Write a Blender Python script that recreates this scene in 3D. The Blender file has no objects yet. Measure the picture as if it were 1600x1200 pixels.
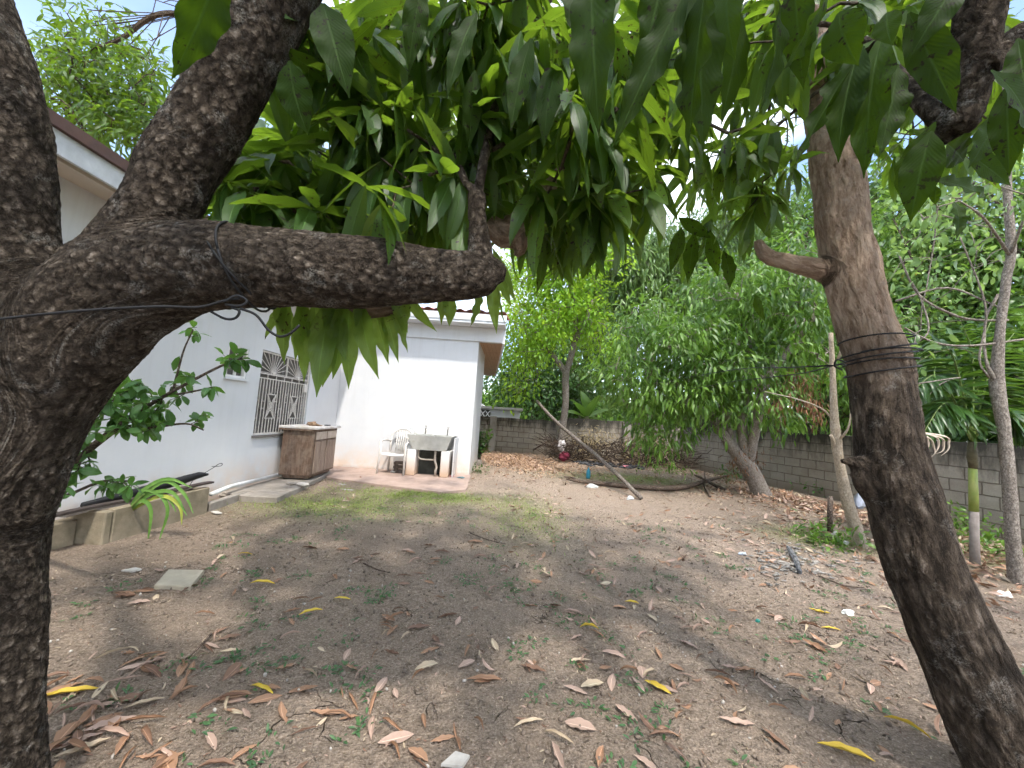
import bpy, math, random
import numpy as np
from mathutils import Vector, noise as mn
random.seed(7); rng = np.random.default_rng(7)
PI = math.pi; rad = math.radians
scene = bpy.context.scene; COL = scene.collection
# ------------------------------------------------------------------ camera
FPX = 610.0; CAMH = 1.30; PITCH = 5.0; ROLL = 3.8
def _rx(a): c, s = math.cos(a), math.sin(a); return np.array([[1,0,0],[0,c,-s],[0,s,c]])
def _rz(a): c, s = math.cos(a), math.sin(a); return np.array([[c,-s,0],[s,c,0],[0,0,1]])
RC = _rx(rad(90+PITCH)) @ _rz(rad(ROLL)); CP = np.array([0,0,CAMH])
def D(px, py): return RC @ np.array([(px-800)/FPX, -(py-600)/FPX, -1.0])
def P(px, py, d): return CP + D(px, py)*d                  # point measured at depth d
def G(px, py, z=0.0): v = D(px, py); return CP + v*((z-CAMH)/v[2])
def PX(px, py, X): v = D(px, py); return CP + v*(X/v[0])
def PY(px, py, Y): v = D(px, py); return CP + v*(Y/v[1])
cam = bpy.data.cameras.new("camera"); camo = bpy.data.objects.new("camera", cam); COL.objects.link(camo)
cam.sensor_width = 36; cam.lens = FPX/1600*36; cam.clip_start = 0.02; cam.clip_end = 2000
from mathutils import Matrix
camo.matrix_world = Matrix.Translation(Vector(CP)) @ Matrix(RC.tolist()).to_4x4()
scene.camera = camo

# ------------------------------------------------------------------ object helpers
ORG = {}
def tag(o, label=None, cat=None, group=None, kind=None):
    if label: o['label'] = label
    if cat: o['category'] = cat
    if group: o['group'] = group
    if kind: o['kind'] = kind
    return o
def thing(name, loc, label, cat, group=None):
    o = bpy.data.objects.new(name, None); COL.objects.link(o); o.empty_display_size = .1
    o.location = [float(v) for v in loc]; ORG[o.name] = np.array(loc, float)
    return tag(o, label, cat, group)
def link_mesh(name, me, parent=None, origin=None, smooth=False):
    n = len(me.vertices); co = np.empty(n*3, np.float32); me.vertices.foreach_get('co', co); co = co.reshape(-1, 3)
    if parent is not None: org = ORG[parent.name]
    elif origin is not None: org = np.array(origin, float)
    else: org = np.array([(co[:,0].min()+co[:,0].max())/2, (co[:,1].min()+co[:,1].max())/2, co[:,2].min()]) if n else np.zeros(3)
    me.vertices.foreach_set('co', (co-org).astype(np.float32).ravel())
    if smooth and len(me.polygons): me.polygons.foreach_set('use_smooth', np.ones(len(me.polygons), bool))
    me.update()
    o = bpy.data.objects.new(name, me); COL.objects.link(o); me.name = name
    if parent is not None: o.parent = parent
    else: o.location = [float(v) for v in org]
    ORG[o.name] = org
    return o
def np_mesh(name, V, F, attrs=None, uv=None):
    """V (n,3); F (m,k) int array of one polygon size."""
    me = bpy.data.meshes.new(name); V = np.asarray(V, np.float32); F = np.asarray(F, np.int32)
    m, k = F.shape
    me.vertices.add(len(V)); me.vertices.foreach_set('co', V.ravel())
    me.loops.add(m*k); me.loops.foreach_set('vertex_index', F.ravel())
    me.polygons.add(m); me.polygons.foreach_set('loop_start', np.arange(0, m*k, k, dtype=np.int32))
    try: me.polygons.foreach_set('loop_total', np.full(m, k, np.int32))
    except Exception: pass
    if uv is not None:
        l = me.uv_layers.new(name='UVMap'); l.data.foreach_set('uv', np.asarray(uv, np.float32)[F.ravel()].ravel())
    for an, (ty, arr) in (attrs or {}).items():
        a = me.attributes.new(an, ty, 'POINT'); a.data.foreach_set('vector' if ty == 'FLOAT_VECTOR' else 'value', np.asarray(arr, np.float32).ravel())
    me.update(calc_edges=True); me.validate()
    return me
class MB:
    """collects shapes; build() links them as one mesh object"""
    def __init__(s): s.v = []; s.f = []; s.rv = []; s.sv = []; s.bark = False
    def add(s, V, F, rv=None, sv=None):
        n = len(s.v); s.v += [tuple(map(float, p)) for p in V]; s.f += [tuple(i+n for i in f) for f in F]
        if rv is None: s.rv += [tuple(map(float, p)) for p in V]; s.sv += [0.0]*len(V)
        else: s.rv += [tuple(map(float, p)) for p in rv]; s.sv += [float(q) for q in sv]; s.bark = True
        return s
    def box(s, a, b, rot=0, piv=None, bev=0.0, tilt=None):
        x0,y0,z0 = a; x1,y1,z1 = b
        if bev > 0:
            e = min(bev, abs(x1-x0)*.45, abs(y1-y0)*.45, abs(z1-z0)*.45); V = []
            for z, k in ((z0, e), (z0+e, 0), (z1-e, 0), (z1, e)):
                V += [(x0+k+e*(k==0), y0+k, z), (x1-k-e*(k==0), y0+k, z), (x1-k, y0+k+e*(k==0), z), (x1-k, y1-k-e*(k==0), z),
                      (x1-k-e*(k==0), y1-k, z), (x0+k+e*(k==0), y1-k, z), (x0+k, y1-k-e*(k==0), z), (x0+k, y0+k+e*(k==0), z)]
            F = [tuple(range(7, -1, -1)), tuple(range(24, 32))]
            for r in range(3):
                for i in range(8): F.append((r*8+i, r*8+(i+1)%8, r*8+8+(i+1)%8, r*8+8+i))
        else:
            V = [(x0,y0,z0),(x1,y0,z0),(x1,y1,z0),(x0,y1,z0),(x0,y0,z1),(x1,y0,z1),(x1,y1,z1),(x0,y1,z1)]
            F = [(3,2,1,0),(4,5,6,7),(0,1,5,4),(1,2,6,5),(2,3,7,6),(3,0,4,7)]
        if rot or tilt:
            if piv is None: piv = ((x0+x1)/2, (y0+y1)/2, z0)
            M = Matrix.Rotation(rot, 3, 'Z')
            if tilt: M = M @ Matrix.Rotation(tilt[0], 3, 'X') @ Matrix.Rotation(tilt[1], 3, 'Y')
            pv = Vector(piv); V = [tuple(M @ (Vector(p)-pv) + pv) for p in V]
        return s.add(V, F)
    def tube(s, pts, rr, n=8, cap=True, jit=0.0, flat=None):
        pts = [Vector([float(c) for c in p]) for p in pts]; m = len(pts)
        if not hasattr(rr, '__len__'): rr = [rr]*m
        V = []; rv = []; sv = []; F = []; L = 0.0
        t = (pts[1]-pts[0]).normalized(); a = t.orthogonal().normalized()
        for i, p in enumerate(pts):
            if i: L += (p-pts[i-1]).length
            t = (pts[min(i+1, m-1)]-pts[max(i-1, 0)]).normalized()
            a = (a - t*a.dot(t)); a = a.normalized() if a.length > 1e-6 else t.orthogonal().normalized()
            b = t.cross(a)
            for k in range(n):
                th = 2*PI*k/n; r = rr[i]*(1+jit*random.uniform(-1, 1)); o = a*math.cos(th)*r + b*math.sin(th)*r*(flat or 1)
                V.append(p+o); rv.append(o); sv.append(L)
        for i in range(m-1):
            for k in range(n): F.append((i*n+k, i*n+(k+1)%n, (i+1)*n+(k+1)%n, (i+1)*n+k))
        if cap: F.append(tuple(range(n-1, -1, -1))); F.append(tuple((m-1)*n+k for k in range(n)))
        return s.add(V, F, rv, sv)
    def lathe(s, c, prof, n=16):
        V = []; F = []
        for r, z in prof:
            for k in range(n): V.append((c[0]+r*math.cos(2*PI*k/n), c[1]+r*math.sin(2*PI*k/n), c[2]+z))
        for i in range(len(prof)-1):
            for k in range(n): F.append((i*n+k, i*n+(k+1)%n, (i+1)*n+(k+1)%n, (i+1)*n+k))
        F.append(tuple(range(n-1, -1, -1))); F.append(tuple((len(prof)-1)*n+k for k in range(n)))
        return s.add(V, F)
    def blob(s, c, r, seed=0, sub=2, amp=.25, fr=1.5):
        import bmesh
        bm = bmesh.new(); bmesh.ops.create_icosphere(bm, subdivisions=sub, radius=1)
        V = []
        for v in bm.verts:
            k = 1+amp*mn.noise(v.co*fr+Vector((seed*3.1, seed*1.7, 0)))*2
            V.append((c[0]+v.co.x*r[0]*k, c[1]+v.co.y*r[1]*k, c[2]+v.co.z*r[2]*k))
        F = [tuple(v.index for v in f.verts) for f in bm.faces]; bm.free(); return s.add(V, F)
    def build(s, name, mat, parent=None, origin=None, smooth=False):
        me = bpy.data.meshes.new(name); me.from_pydata(s.v, [], s.f)
        if s.bark:
            a = me.attributes.new('rv', 'FLOAT_VECTOR', 'POINT'); a.data.foreach_set('vector', np.array(s.rv, np.float32).ravel())
            a = me.attributes.new('sv', 'FLOAT', 'POINT'); a.data.foreach_set('value', np.array(s.sv, np.float32))
        me.materials.append(mat)
        return link_mesh(name, me, parent, origin, smooth)

# ------------------------------------------------------------------ materials
class NT:
    def __init__(s, name):
        s.m = bpy.data.materials.new(name); s.m.use_nodes = True; s.t = s.m.node_tree; s.t.nodes.clear()
        s.out = s.n('ShaderNodeOutputMaterial')
    def n(s, ty, **kw):
        o = s.t.nodes.new(ty)
        for k, v in kw.items():
            if k.startswith('i_'):
                key = k[2:].replace('_', ' ')
                s.set(o, key, v)
            else: setattr(o, k, v)
        return o
    def set(s, o, key, v):
        sk = o.inputs[int(key)] if key.isdigit() else o.inputs[key]
        if isinstance(v, bpy.types.NodeSocket): s.t.links.new(v, sk)
        elif isinstance(v, (tuple, list)) and len(v) == 3 and sk.type == 'RGBA': sk.default_value = (*v, 1)
        else: sk.default_value = v
    def attr(s, name, which='Fac'): return s.n('ShaderNodeAttribute', attribute_name=name).outputs[which]
    def pos(s): return s.n('ShaderNodeNewGeometry').outputs['Position']
    def objc(s): return s.n('ShaderNodeTexCoord').outputs['Object']
    def noise(s, vec, scale, detail=4, rough=.6, w=None, dist=0.0):
        o = s.n('ShaderNodeTexNoise'); 
        if w is not None: o.noise_dimensions = '4D'; s.set(o, 'W', w)
        s.set(o, 'Vector', vec); s.set(o, 'Scale', scale); s.set(o, 'Detail', float(detail)); s.set(o, 'Roughness', rough); s.set(o, 'Distortion', dist)
        return o.outputs[0]
    def vor(s, vec, scale, feature='F1', w=None, out='Distance', rnd=1.0):
        o = s.n('ShaderNodeTexVoronoi', feature=feature)
        if w is not None: o.voronoi_dimensions = '4D'; s.set(o, 'W', w)
        s.set(o, 'Vector', vec); s.set(o, 'Scale', scale); s.set(o, 'Randomness', rnd); return o.outputs[out]
    def ramp(s, fac, stops, interp='LINEAR'):
        o = s.n('ShaderNodeValToRGB'); o.color_ramp.interpolation = interp; el = o.color_ramp.elements
        while len(el) < len(stops): el.new(.5)
        for e, (p, c) in zip(el, stops):
            e.position = p; e.color = (c, c, c, 1) if not hasattr(c, '__len__') else (*c, 1)
        s.set(o, 'Fac', fac); return o.outputs[0]
    def mix(s, fac, a, b, blend='MIX'):
        o = s.n('ShaderNodeMix', data_type='RGBA', blend_type=blend)
        s.set(o, '0', fac); s.set(o, '6', a); s.set(o, '7', b); return o.outputs[2]
    def math(s, op, a, b=0.0, c=None):
        o = s.n('ShaderNodeMath', operation=op); s.set(o, '0', a); s.set(o, '1', b)
        if c is not None: s.set(o, '2', c)
        return o.outputs[0]
    def mapr(s, v, a, b, c=0.0, d=1.0):
        o = s.n('ShaderNodeMapRange'); s.set(o, '0', v); s.set(o, '1', a); s.set(o, '2', b); s.set(o, '3', c); s.set(o, '4', d); return o.outputs[0]
    def vscale(s, vec, sc):
        o = s.n('ShaderNodeMapping'); s.set(o, 'Vector', vec); o.inputs['Scale'].default_value = sc; return o.outputs[0]
    def sep(s, vec): o = s.n('ShaderNodeSeparateXYZ'); s.set(o, '0', vec); return o.outputs
    def bump(s, h, strength=.5, dist=.01):
        o = s.n('ShaderNodeBump'); s.set(o, 'Height', h); s.set(o, 'Strength', strength); s.set(o, 'Distance', dist); return o.outputs[0]
    def pbr(s, col, rough=.7, nrm=None, spec=.3, metal=0.0, **kw):
        o = s.n('ShaderNodeBsdfPrincipled'); s.set(o, 'Base Color', col); s.set(o, 'Roughness', rough); s.set(o, 'Specular IOR Level', spec); s.set(o, 'Metallic', metal)
        if nrm is not None: s.set(o, 'Normal', nrm)
        return o.outputs[0]
    def done(s, sh, disp=None):
        s.t.links.new(sh, s.out.inputs['Surface'])
        if disp is not None:
            s.t.links.new(disp, s.out.inputs['Displacement']); s.m.displacement_method = 'BOTH'
        return s.m
def simple(name, c1, c2=None, rough=.7, scale=8, bump=.3, bscale=40, spec=.3, metal=0.0, bd=.004):
    t = NT(name); p = t.objc(); c2 = c2 or tuple(v*.75 for v in c1)
    n = t.noise(p, scale, 6, .65); col = t.mix(t.mapr(n, .35, .65), c1, c2)
    return t.done(t.pbr(col, rough, t.bump(t.noise(p, bscale, 5, .7), bump, bd), spec, metal))
def mat_bark(name, dark, mid, light, lich, sc=1.0, disp=.006, lichen=.6, pale=None, aniso=.62, iso=False):
    t = NT(name); rv = t.attr('rv', 'Vector'); sv = t.attr('sv'); w = t.math('MULTIPLY', sv, aniso)
    n1 = t.noise(t.pos(), 58*sc, 6, .76, None, .7) if iso else t.noise(rv, 50*sc, 5, .74, w, .5)
    e = t.vor(rv, (60 if iso else 44)*sc, 'F1', t.math('ADD', w, t.math('MULTIPLY', n1, .035)))
    n2 = t.noise(rv, 5*sc, 3, .6, t.math('MULTIPLY', sv, .9)); n3 = t.noise(t.pos(), 210*sc, 3, .75)
    plate = t.mapr(e, .15, .75, 1.0, 0.0)
    h = t.math('ADD', t.math('MULTIPLY', n1, 1.0), t.math('MULTIPLY', plate, .22)); h = t.math('ADD', h, t.math('MULTIPLY', n3, .30))
    c = t.ramp(h, [(.60, dark), (.80, mid), (1.02, light)])
    c = t.mix(t.mapr(n2, .35, .7, 0.0, .7), c, t.mix(.5, c, dark))
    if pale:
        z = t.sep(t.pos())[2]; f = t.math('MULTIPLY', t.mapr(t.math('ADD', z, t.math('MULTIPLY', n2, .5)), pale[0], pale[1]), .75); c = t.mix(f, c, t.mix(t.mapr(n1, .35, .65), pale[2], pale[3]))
    lm = t.math('MULTIPLY', t.mapr(t.noise(rv, 11*sc, 4, .75, sv), .55, .66), t.mapr(n3, .42, .58))
    c = t.mix(t.math('MULTIPLY', lm, lichen), c, lich)
    d = t.n('ShaderNodeDisplacement'); t.set(d, 'Height', h); t.set(d, 'Midlevel', .8); t.set(d, 'Scale', disp)
    return t.done(t.pbr(c, .92, t.bump(h, 1.0, max(disp, .004)*1.3), .12), d.outputs[0] if disp > .002 else None)
def mat_leaf(name, c_dark, c_light, c_trans, trans=.35, rough=.38, vein=True, spots=None, yellow=None, spec=.45):
    t = NT(name); rnd = t.attr('rnd'); 
    col = t.mix(rnd, c_dark, c_light)
    if yellow: col = t.mix(t.mapr(rnd, .93, .97), col, yellow)
    tc = t.mix(rnd, tuple(v*.75 for v in c_trans), c_trans)
    nrm = None
    if vein:
        uv = t.n('ShaderNodeUVMap').outputs[0]; s = t.sep(uv); u = s[0]; v = t.math('ABSOLUTE', t.math('SUBTRACT', s[1], .5))
        rib = t.mapr(v, .012, .045, 1.0, 0.0)
        lat = t.math('SINE', t.math('ADD', t.math('MULTIPLY', u, 120.0), t.math('MULTIPLY', v, -60.0)))
        latm = t.mapr(lat, .55, 1.0)
        col = t.mix(t.math('MULTIPLY', rib, .6), col, tuple(min(1, v*2.4+.02) for v in c_light))
        col = t.mix(t.math('MULTIPLY', latm, .10), col, tuple(min(1, v*2.0+.01) for v in c_light))
        tc = t.mix(t.math('MULTIPLY', t.math('MAXIMUM', rib, t.math('MULTIPLY', latm, .35)), .6), tc, tuple(v*.35 for v in c_trans))
        mott = t.noise(t.pos(), 35, 1, .6); col = t.mix(t.mapr(mott, .4, .75, 0.0, .35), col, c_dark)
        nrm = t.bump(t.math('ADD', t.math('MULTIPLY', lat, .12), t.math('MULTIPLY', rib, -1.0)), .4, .0022)
        if spots:
            sp = t.math('MULTIPLY', t.mapr(t.noise(t.pos(), 55, 2, .7), .60, .66), t.mapr(t.noise(t.pos(), 4, 1, .5), .45, .55))
            col = t.mix(sp, col, spots); tc = t.mix(sp, tc, tuple(v*.5 for v in spots))
    p = t.pbr(col, rough, nrm, spec)
    tr = t.n('ShaderNodeBsdfTranslucent'); t.set(tr, 'Color', tc)
    if nrm is not None: t.set(tr, 'Normal', nrm)
    mx = t.n('ShaderNodeMixShader'); t.set(mx, '0', trans); t.set(mx, '1', p); t.set(mx, '2', tr.outputs[0])
    return t.done(mx.outputs[0])

# ------------------------------------------------------------------ leaves
def leaf_tpl(seg=6, ac=2, W=.22, bend=.6, fold=.25, wave=0.0, phase=0.0, peak=.45, curl=0.0, tipc=1.0, side=0.0, nw=3.0):
    """unit-length leaf: x along, y across, z up. returns V (n,3), F quads, UV"""
    V = []; U = []; x = z = y = 0.0; yaw = 0.0
    for i in range(seg+1):
        t = i/seg; a = bend*t; 
        if i: x += math.cos(bend*(t-.5/seg))*math.cos(side*t)/seg; z -= math.sin(bend*(t-.5/seg))/seg; y += math.sin(side*t)/seg
        q = t**(math.log(.5)/math.log(peak)); w = W/2*max(0.0, math.sin(PI*q))**tipc
        if i == 0: w = W*.04
        if i == seg: w = W*.012
        for j in range(ac+1):
            u = -1+2*j/ac; ca = curl*u
            yy = w*(math.sin(ca)/curl if curl else u); zz = w*((1-math.cos(ca))/curl if curl else 0)
            zz += fold*abs(u)*w + wave*W*math.sin(2*PI*nw*t+phase+(PI*.3 if u > 0 else 0))*u*u*math.sin(PI*t)
            V.append((x+math.sin(a)*zz, y+yy, z+math.cos(a)*zz)); U.append((t, .5+u*.5))
    F = [(i*(ac+1)+j, (i+1)*(ac+1)+j, (i+1)*(ac+1)+j+1, i*(ac+1)+j+1) for i in range(seg) for j in range(ac)]
    return np.array(V), np.array(F), np.array(U)
def norm(a): return a/np.maximum(np.linalg.norm(a, axis=-1, keepdims=True), 1e-9)
def leaves_mesh(name, mat, pos, dr, ln, tpls, roll=None, rnd=None, parent=None, up=None, origin=None, wid=None):
    pos = np.asarray(pos, float); dr = norm(np.asarray(dr, float)); N = len(pos); ln = np.broadcast_to(ln, N)
    if up is None: up = np.tile([0, 0, 1.0], (N, 1))
    u = up - dr*(up*dr).sum(1, keepdims=True); bad = np.linalg.norm(u, axis=1) < .05
    u[bad] = np.cross(dr[bad], [1, .3, 0]); u = norm(u)
    if roll is None: roll = rng.normal(0, .35, N)
    s = np.cross(u, dr); c_, s_ = np.cos(roll)[:, None], np.sin(roll)[:, None]
    u2 = u*c_ + s*s_; s2 = np.cross(u2, dr)
    if rnd is None: rnd = rng.random(N)
    wid = np.ones(N) if wid is None else wid
    which = rng.integers(0, len(tpls), N); VV = []; FF = []; UU = []; RR = []; off = 0
    for k, (tv, tf, tu) in enumerate(tpls):
        ix = np.where(which == k)[0]
        if not len(ix): continue
        v = (tv[None, :, 0:1]*dr[ix][:, None] + tv[None, :, 1:2]*s2[ix][:, None]*wid[ix][:, None, None] + tv[None, :, 2:3]*u2[ix][:, None])*ln[ix][:, None, None] + pos[ix][:, None]
        n = len(tv); VV.append(v.reshape(-1, 3)); FF.append((tf[None]+(np.arange(len(ix))*n)[:, None, None]+off).reshape(-1, 4))
        UU.append(np.tile(tu, (len(ix), 1))); RR.append(np.repeat(rnd[ix], n)); off += n*len(ix)
    me = np_mesh(name, np.concatenate(VV), np.concatenate(FF), {'rnd': ('FLOAT', np.concatenate(RR))}, np.concatenate(UU))
    me.materials.append(mat)
    return link_mesh(name, me, parent, origin, True)
def whorls(pts, axes, n=(8, 13), L=(.16, .24), spread=(50, 110), droop=.35, back=.05):
    """rosettes of leaves at twig ends -> pos, dir, len"""
    Po = []; Di = []; Le = []
    for p, a in zip(pts, axes):
        a = a/np.linalg.norm(a); b = np.cross(a, [.3, .2, 1]); b /= np.linalg.norm(b); c = np.cross(a, b); k = random.randint(*n); ph = random.random()*6
        for i in range(k):
            th = ph+i*2.4+random.uniform(-.2, .2); sp = rad(random.uniform(*spread))
            d = a*math.cos(sp)+(b*math.cos(th)+c*math.sin(th))*math.sin(sp); d[2] -= droop*random.uniform(.5, 1.5)
            Po.append(p-a*random.uniform(0, back)); Di.append(d); Le.append(random.uniform(*L)*random.uniform(.8, 1.1))
    return np.array(Po), np.array(Di), np.array(Le)
MANGO = [leaf_tpl(8, 4, .205, b, .22, w, p, .46, 0, .85) for b, w, p in ((.25, .05, 0), (.5, .08, 1), (.8, .05, 2), (1.1, .1, 3), (.6, .12, 4), (.35, .03, 5))]
def chordal(T):
    v, f, u = T; ch = v[-1]-v[0]; a = math.atan2(ch[2], ch[0]); c_, s_ = math.cos(a), math.sin(a); v = np.stack([v[:, 0]*c_+v[:, 2]*s_, v[:, 1], -v[:, 0]*s_+v[:, 2]*c_], -1)
    a = math.atan2(v[-1][1], v[-1][0]); c_, s_ = math.cos(a), math.sin(a); return np.stack([v[:, 0]*c_+v[:, 1]*s_, -v[:, 0]*s_+v[:, 1]*c_, v[:, 2]], -1), f, u
MANGO_LO = [leaf_tpl(4, 2, .24, b, .25, 0, 0, .46, 0, .85) for b in (.2, .5, .9, 1.3)]
MANGO_HI = [leaf_tpl(22, 6, .25, b, .22, w, p, .44, 0, 1.12, s*.45, 4.0) for b, w, p, s in ((.25, .07, 0, .15), (.5, .13, 1, -.2), (.7, .08, 2, .1), (.15, .15, 3, -.1), (.4, .10, 4, .25))]
SLIM = [leaf_tpl(4, 2, .19, b, .25, 0, 0, .45, 0, .9) for b in (.3, .7, 1.1)]
BROAD = [leaf_tpl(5, 2, .48, b, .2, .05, p, .5, 0, .8) for b, p in ((.2, 0), (.6, 2), (.9, 4))]
PINNA = [leaf_tpl(2, 2, .42, b, .15, 0, 0, .5, 0, .8) for b in (.2, .6)]

MANGO_HI = [chordal(T_) for T_ in MANGO_HI]
def grow(nodes, attr, tip=.004, expo=.45, jit=.12, sag=.0, seg=.25, rmax=None):
    """attach every attractor to the nearest node; returns tubes [(pts, radii)] and end axes"""
    N = [np.array(p, float) for p, r in nodes]; par = [-1]*len(N); fixed = [r for p, r in nodes]; cnt = [0]*len(N); chains = []
    base = np.array(N); att = np.array(attr)
    dist = np.min(np.linalg.norm(att[:, None]-base[None], axis=2), axis=1); order = np.argsort(dist); ends = {}
    arr = np.zeros((len(N)+len(att)*12, 3)); arr[:len(N)] = base; m = len(N)
    for oi in order:
        a = att[oi]; dd = np.linalg.norm(arr[:m]-a, axis=1); j = int(np.argmin(dd)); d = dd[j]; k = max(2, min(9, int(d/seg)+2))
        p0 = arr[j].copy(); prev = j; ch = [j]; perp = rng.normal(0, 1, 3)*jit*d
        for i in range(1, k+1):
            t = i/k; q = p0+(a-p0)*t+perp*math.sin(PI*t)*.5+np.array([0, 0, sag*d*math.sin(PI*t)]) + rng.normal(0, .012, 3)*(i < k)
            arr[m] = q; par.append(prev); fixed.append(None); cnt.append(0); prev = m; ch.append(m); m += 1
        q = prev
        while q != -1 and fixed[q] is None: cnt[q] += 1; q = par[q]
        chains.append(ch); v = arr[ch[-1]]-arr[ch[-2]]; ends[oi] = v/max(np.linalg.norm(v), 1e-6)
    out = []
    for ch in chains:
        rr = [tip*(max(cnt[i], 1))**expo for i in ch]; rr[0] = rr[1]*1.15
        if rmax: rr = [min(r, rmax) for r in rr]
        out.append(([arr[i] for i in ch], rr))
    return out, np.array([ends[i] for i in range(len(att))])
def add_tubes(mb, tubes, n=6):
    for pts, rr in tubes: mb.tube(pts, rr, n if max(rr) > .01 else 4, cap=False)
def ell(c, r, n, shell=.0):
    v = norm(rng.normal(0, 1, (n, 3))); k = (shell+(1-shell)*rng.random(n))**(1/3) if shell == 0 else shell+(1-shell)*rng.random(n)
    return np.array(c)+v*np.array(r)*k[:, None]
def smooth_path(pts, rr, k=5):
    """Catmull-Rom through points and radii"""
    pts = [np.array(p, float) for p in pts]; P0 = [2*pts[0]-pts[1]]+pts+[2*pts[-1]-pts[-2]]; R0 = [rr[0]]+list(rr)+[rr[-1]]; o = []; q = []
    for i in range(1, len(P0)-2):
        for j in range(k):
            t = j/k; f = lambda a, b, c, d: .5*((2*b)+(-a+c)*t+(2*a-5*b+4*c-d)*t*t+(-a+3*b-3*c+d)*t**3)
            o.append(f(P0[i-1], P0[i], P0[i+1], P0[i+2])); q.append(max(1e-4, f(R0[i-1], R0[i], R0[i+1], R0[i+2])))
    o.append(pts[-1]); q.append(rr[-1]); return o, q
def pxpath(rows, k=5):
    """rows (px, py, depth, radius in px) measured on the thing -> smooth metric path"""
    R_ = []
    for i, (a, b, d, r) in enumerate(rows):
        q, s = rows[max(i-1, 0)], rows[min(i+1, len(rows)-1)]; tx, ty = s[0]-q[0], s[1]-q[1]; L = math.hypot(tx, ty) or 1
        dot = ((a-800)*-ty+(b-600)*tx)/L/FPX; R_.append(r/FPX*d/math.sqrt(1+min(dot*dot, 1.8)))      # wide-angle stretch taken out
    return smooth_path([P(a, b, d) for a, b, d, r in rows], R_, k)
def fused_wood(name, paths, mat, parent, voxel=.007, smooth_it=6, n=20, skip=()):
    """several tapering limbs fused into one continuous skin"""
    mb = MB()
    for pts, rr in paths:
        mb.tube(pts, rr, n)
        for q in (0, -1):
            pass
    me = bpy.data.meshes.new('tmp'); me.from_pydata(mb.v, [], mb.f); o = bpy.data.objects.new('tmp', me); COL.objects.link(o)
    m = o.modifiers.new('r', 'REMESH'); m.mode = 'VOXEL'; m.voxel_size = voxel
    m2 = o.modifiers.new('s', 'SMOOTH'); m2.iterations = smooth_it; m2.factor = .6
    dg = bpy.context.evaluated_depsgraph_get(); me2 = bpy.data.meshes.new_from_object(o.evaluated_get(dg)); bpy.data.objects.remove(o)
    nv = len(me2.vertices); co = np.empty(nv*3, np.float32); me2.vertices.foreach_get('co', co); co = co.reshape(-1, 3).astype(float)
    A = []; B = []; S = []; RA = []; RB = []; Ls = 0.0
    for ip, (pts, rr) in enumerate(paths):
        if ip in skip: continue
        L = Ls
        for i in range(len(pts)-1):
            a = np.array(pts[i]); b = np.array(pts[i+1]); A.append(a); B.append(b); S.append(L); L += np.linalg.norm(b-a); RA.append(rr[i]); RB.append(rr[i+1])
    A = np.array(A); B = np.array(B); S = np.array(S); RA = np.array(RA); RB = np.array(RB); AB = B-A; L2 = (AB**2).sum(1)
    rv = np.zeros((nv, 3)); sv = np.zeros(nv); W = np.zeros(nv)
    for i in range(len(A)):
        t = np.clip(((co-A[i])@AB[i])/L2[i], 0, 1); q = A[i]+t[:, None]*AB[i]; r = co-q; d = np.linalg.norm(r, axis=1)/(RA[i]+(RB[i]-RA[i])*t)
        w = np.exp(-14*np.clip(d, 0, 6)); rv += w[:, None]*r; sv += w*(S[i]+t*math.sqrt(L2[i])); W += w
    rv /= W[:, None]; sv /= W
    # large-scale lumps
    for k in range(nv):
        p = co[k]; nn = mn.fractal(Vector((rv[k][0]*14, rv[k][1]*14, rv[k][2]*14+sv[k]*5)), 1.0, 2.0, 4)
        g = rv[k]/max(np.linalg.norm(rv[k]), 1e-5); co[k] = p+g*(nn*.008)
    me2.vertices.foreach_set('co', co.astype(np.float32).ravel())
    a = me2.attributes.new('rv', 'FLOAT_VECTOR', 'POINT'); a.data.foreach_set('vector', rv.astype(np.float32).ravel())
    a = me2.attributes.new('sv', 'FLOAT', 'POINT'); a.data.foreach_set('value', sv.astype(np.float32))
    me2.materials.clear(); me2.materials.append(mat); me2.name = name
    return link_mesh(name, me2, parent, None, True)
# ================================================================== world, sun
w = bpy.data.worlds.new("World"); scene.world = w; w.use_nodes = True; nt = w.node_tree; bg = nt.nodes['Background']
SUN = np.array([.16, -.46, .86]); SUN /= np.linalg.norm(SUN); EL = math.asin(SUN[2]); AZ = math.atan2(SUN[0], SUN[1])
sky = nt.nodes.new('ShaderNodeTexSky'); sky.sky_type = 'NISHITA'; sky.sun_disc = False; sky.sun_elevation = EL; sky.sun_rotation = AZ; sky.dust_density = 1.5
tc = nt.nodes.new('ShaderNodeTexCoord'); no = nt.nodes.new('ShaderNodeTexNoise'); no.inputs['Scale'].default_value = 2.2; no.inputs['Detail'].default_value = 7; no.inputs['Distortion'].default_value = .5
nt.links.new(tc.outputs['Generated'], no.inputs['Vector'])
mr = nt.nodes.new('ShaderNodeMapRange'); mr.inputs[1].default_value = .42; mr.inputs[2].default_value = .60; nt.links.new(no.outputs[0], mr.inputs[0])
mx = nt.nodes.new('ShaderNodeMix'); mx.data_type = 'RGBA'; dt = nt.nodes.new('ShaderNodeVectorMath'); dt.operation = 'DOT_PRODUCT'; nt.links.new(tc.outputs['Generated'], dt.inputs[0]); cv = D(70, 20); cv = cv/np.linalg.norm(cv); dt.inputs[1].default_value = [float(v) for v in cv]
m2 = nt.nodes.new('ShaderNodeMapRange'); m2.inputs[1].default_value = .90; m2.inputs[2].default_value = .985; m2.inputs[3].default_value = 1; m2.inputs[4].default_value = .12; nt.links.new(dt.outputs['Value'], m2.inputs[0])   # the clear patch between the clouds over the house
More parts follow.
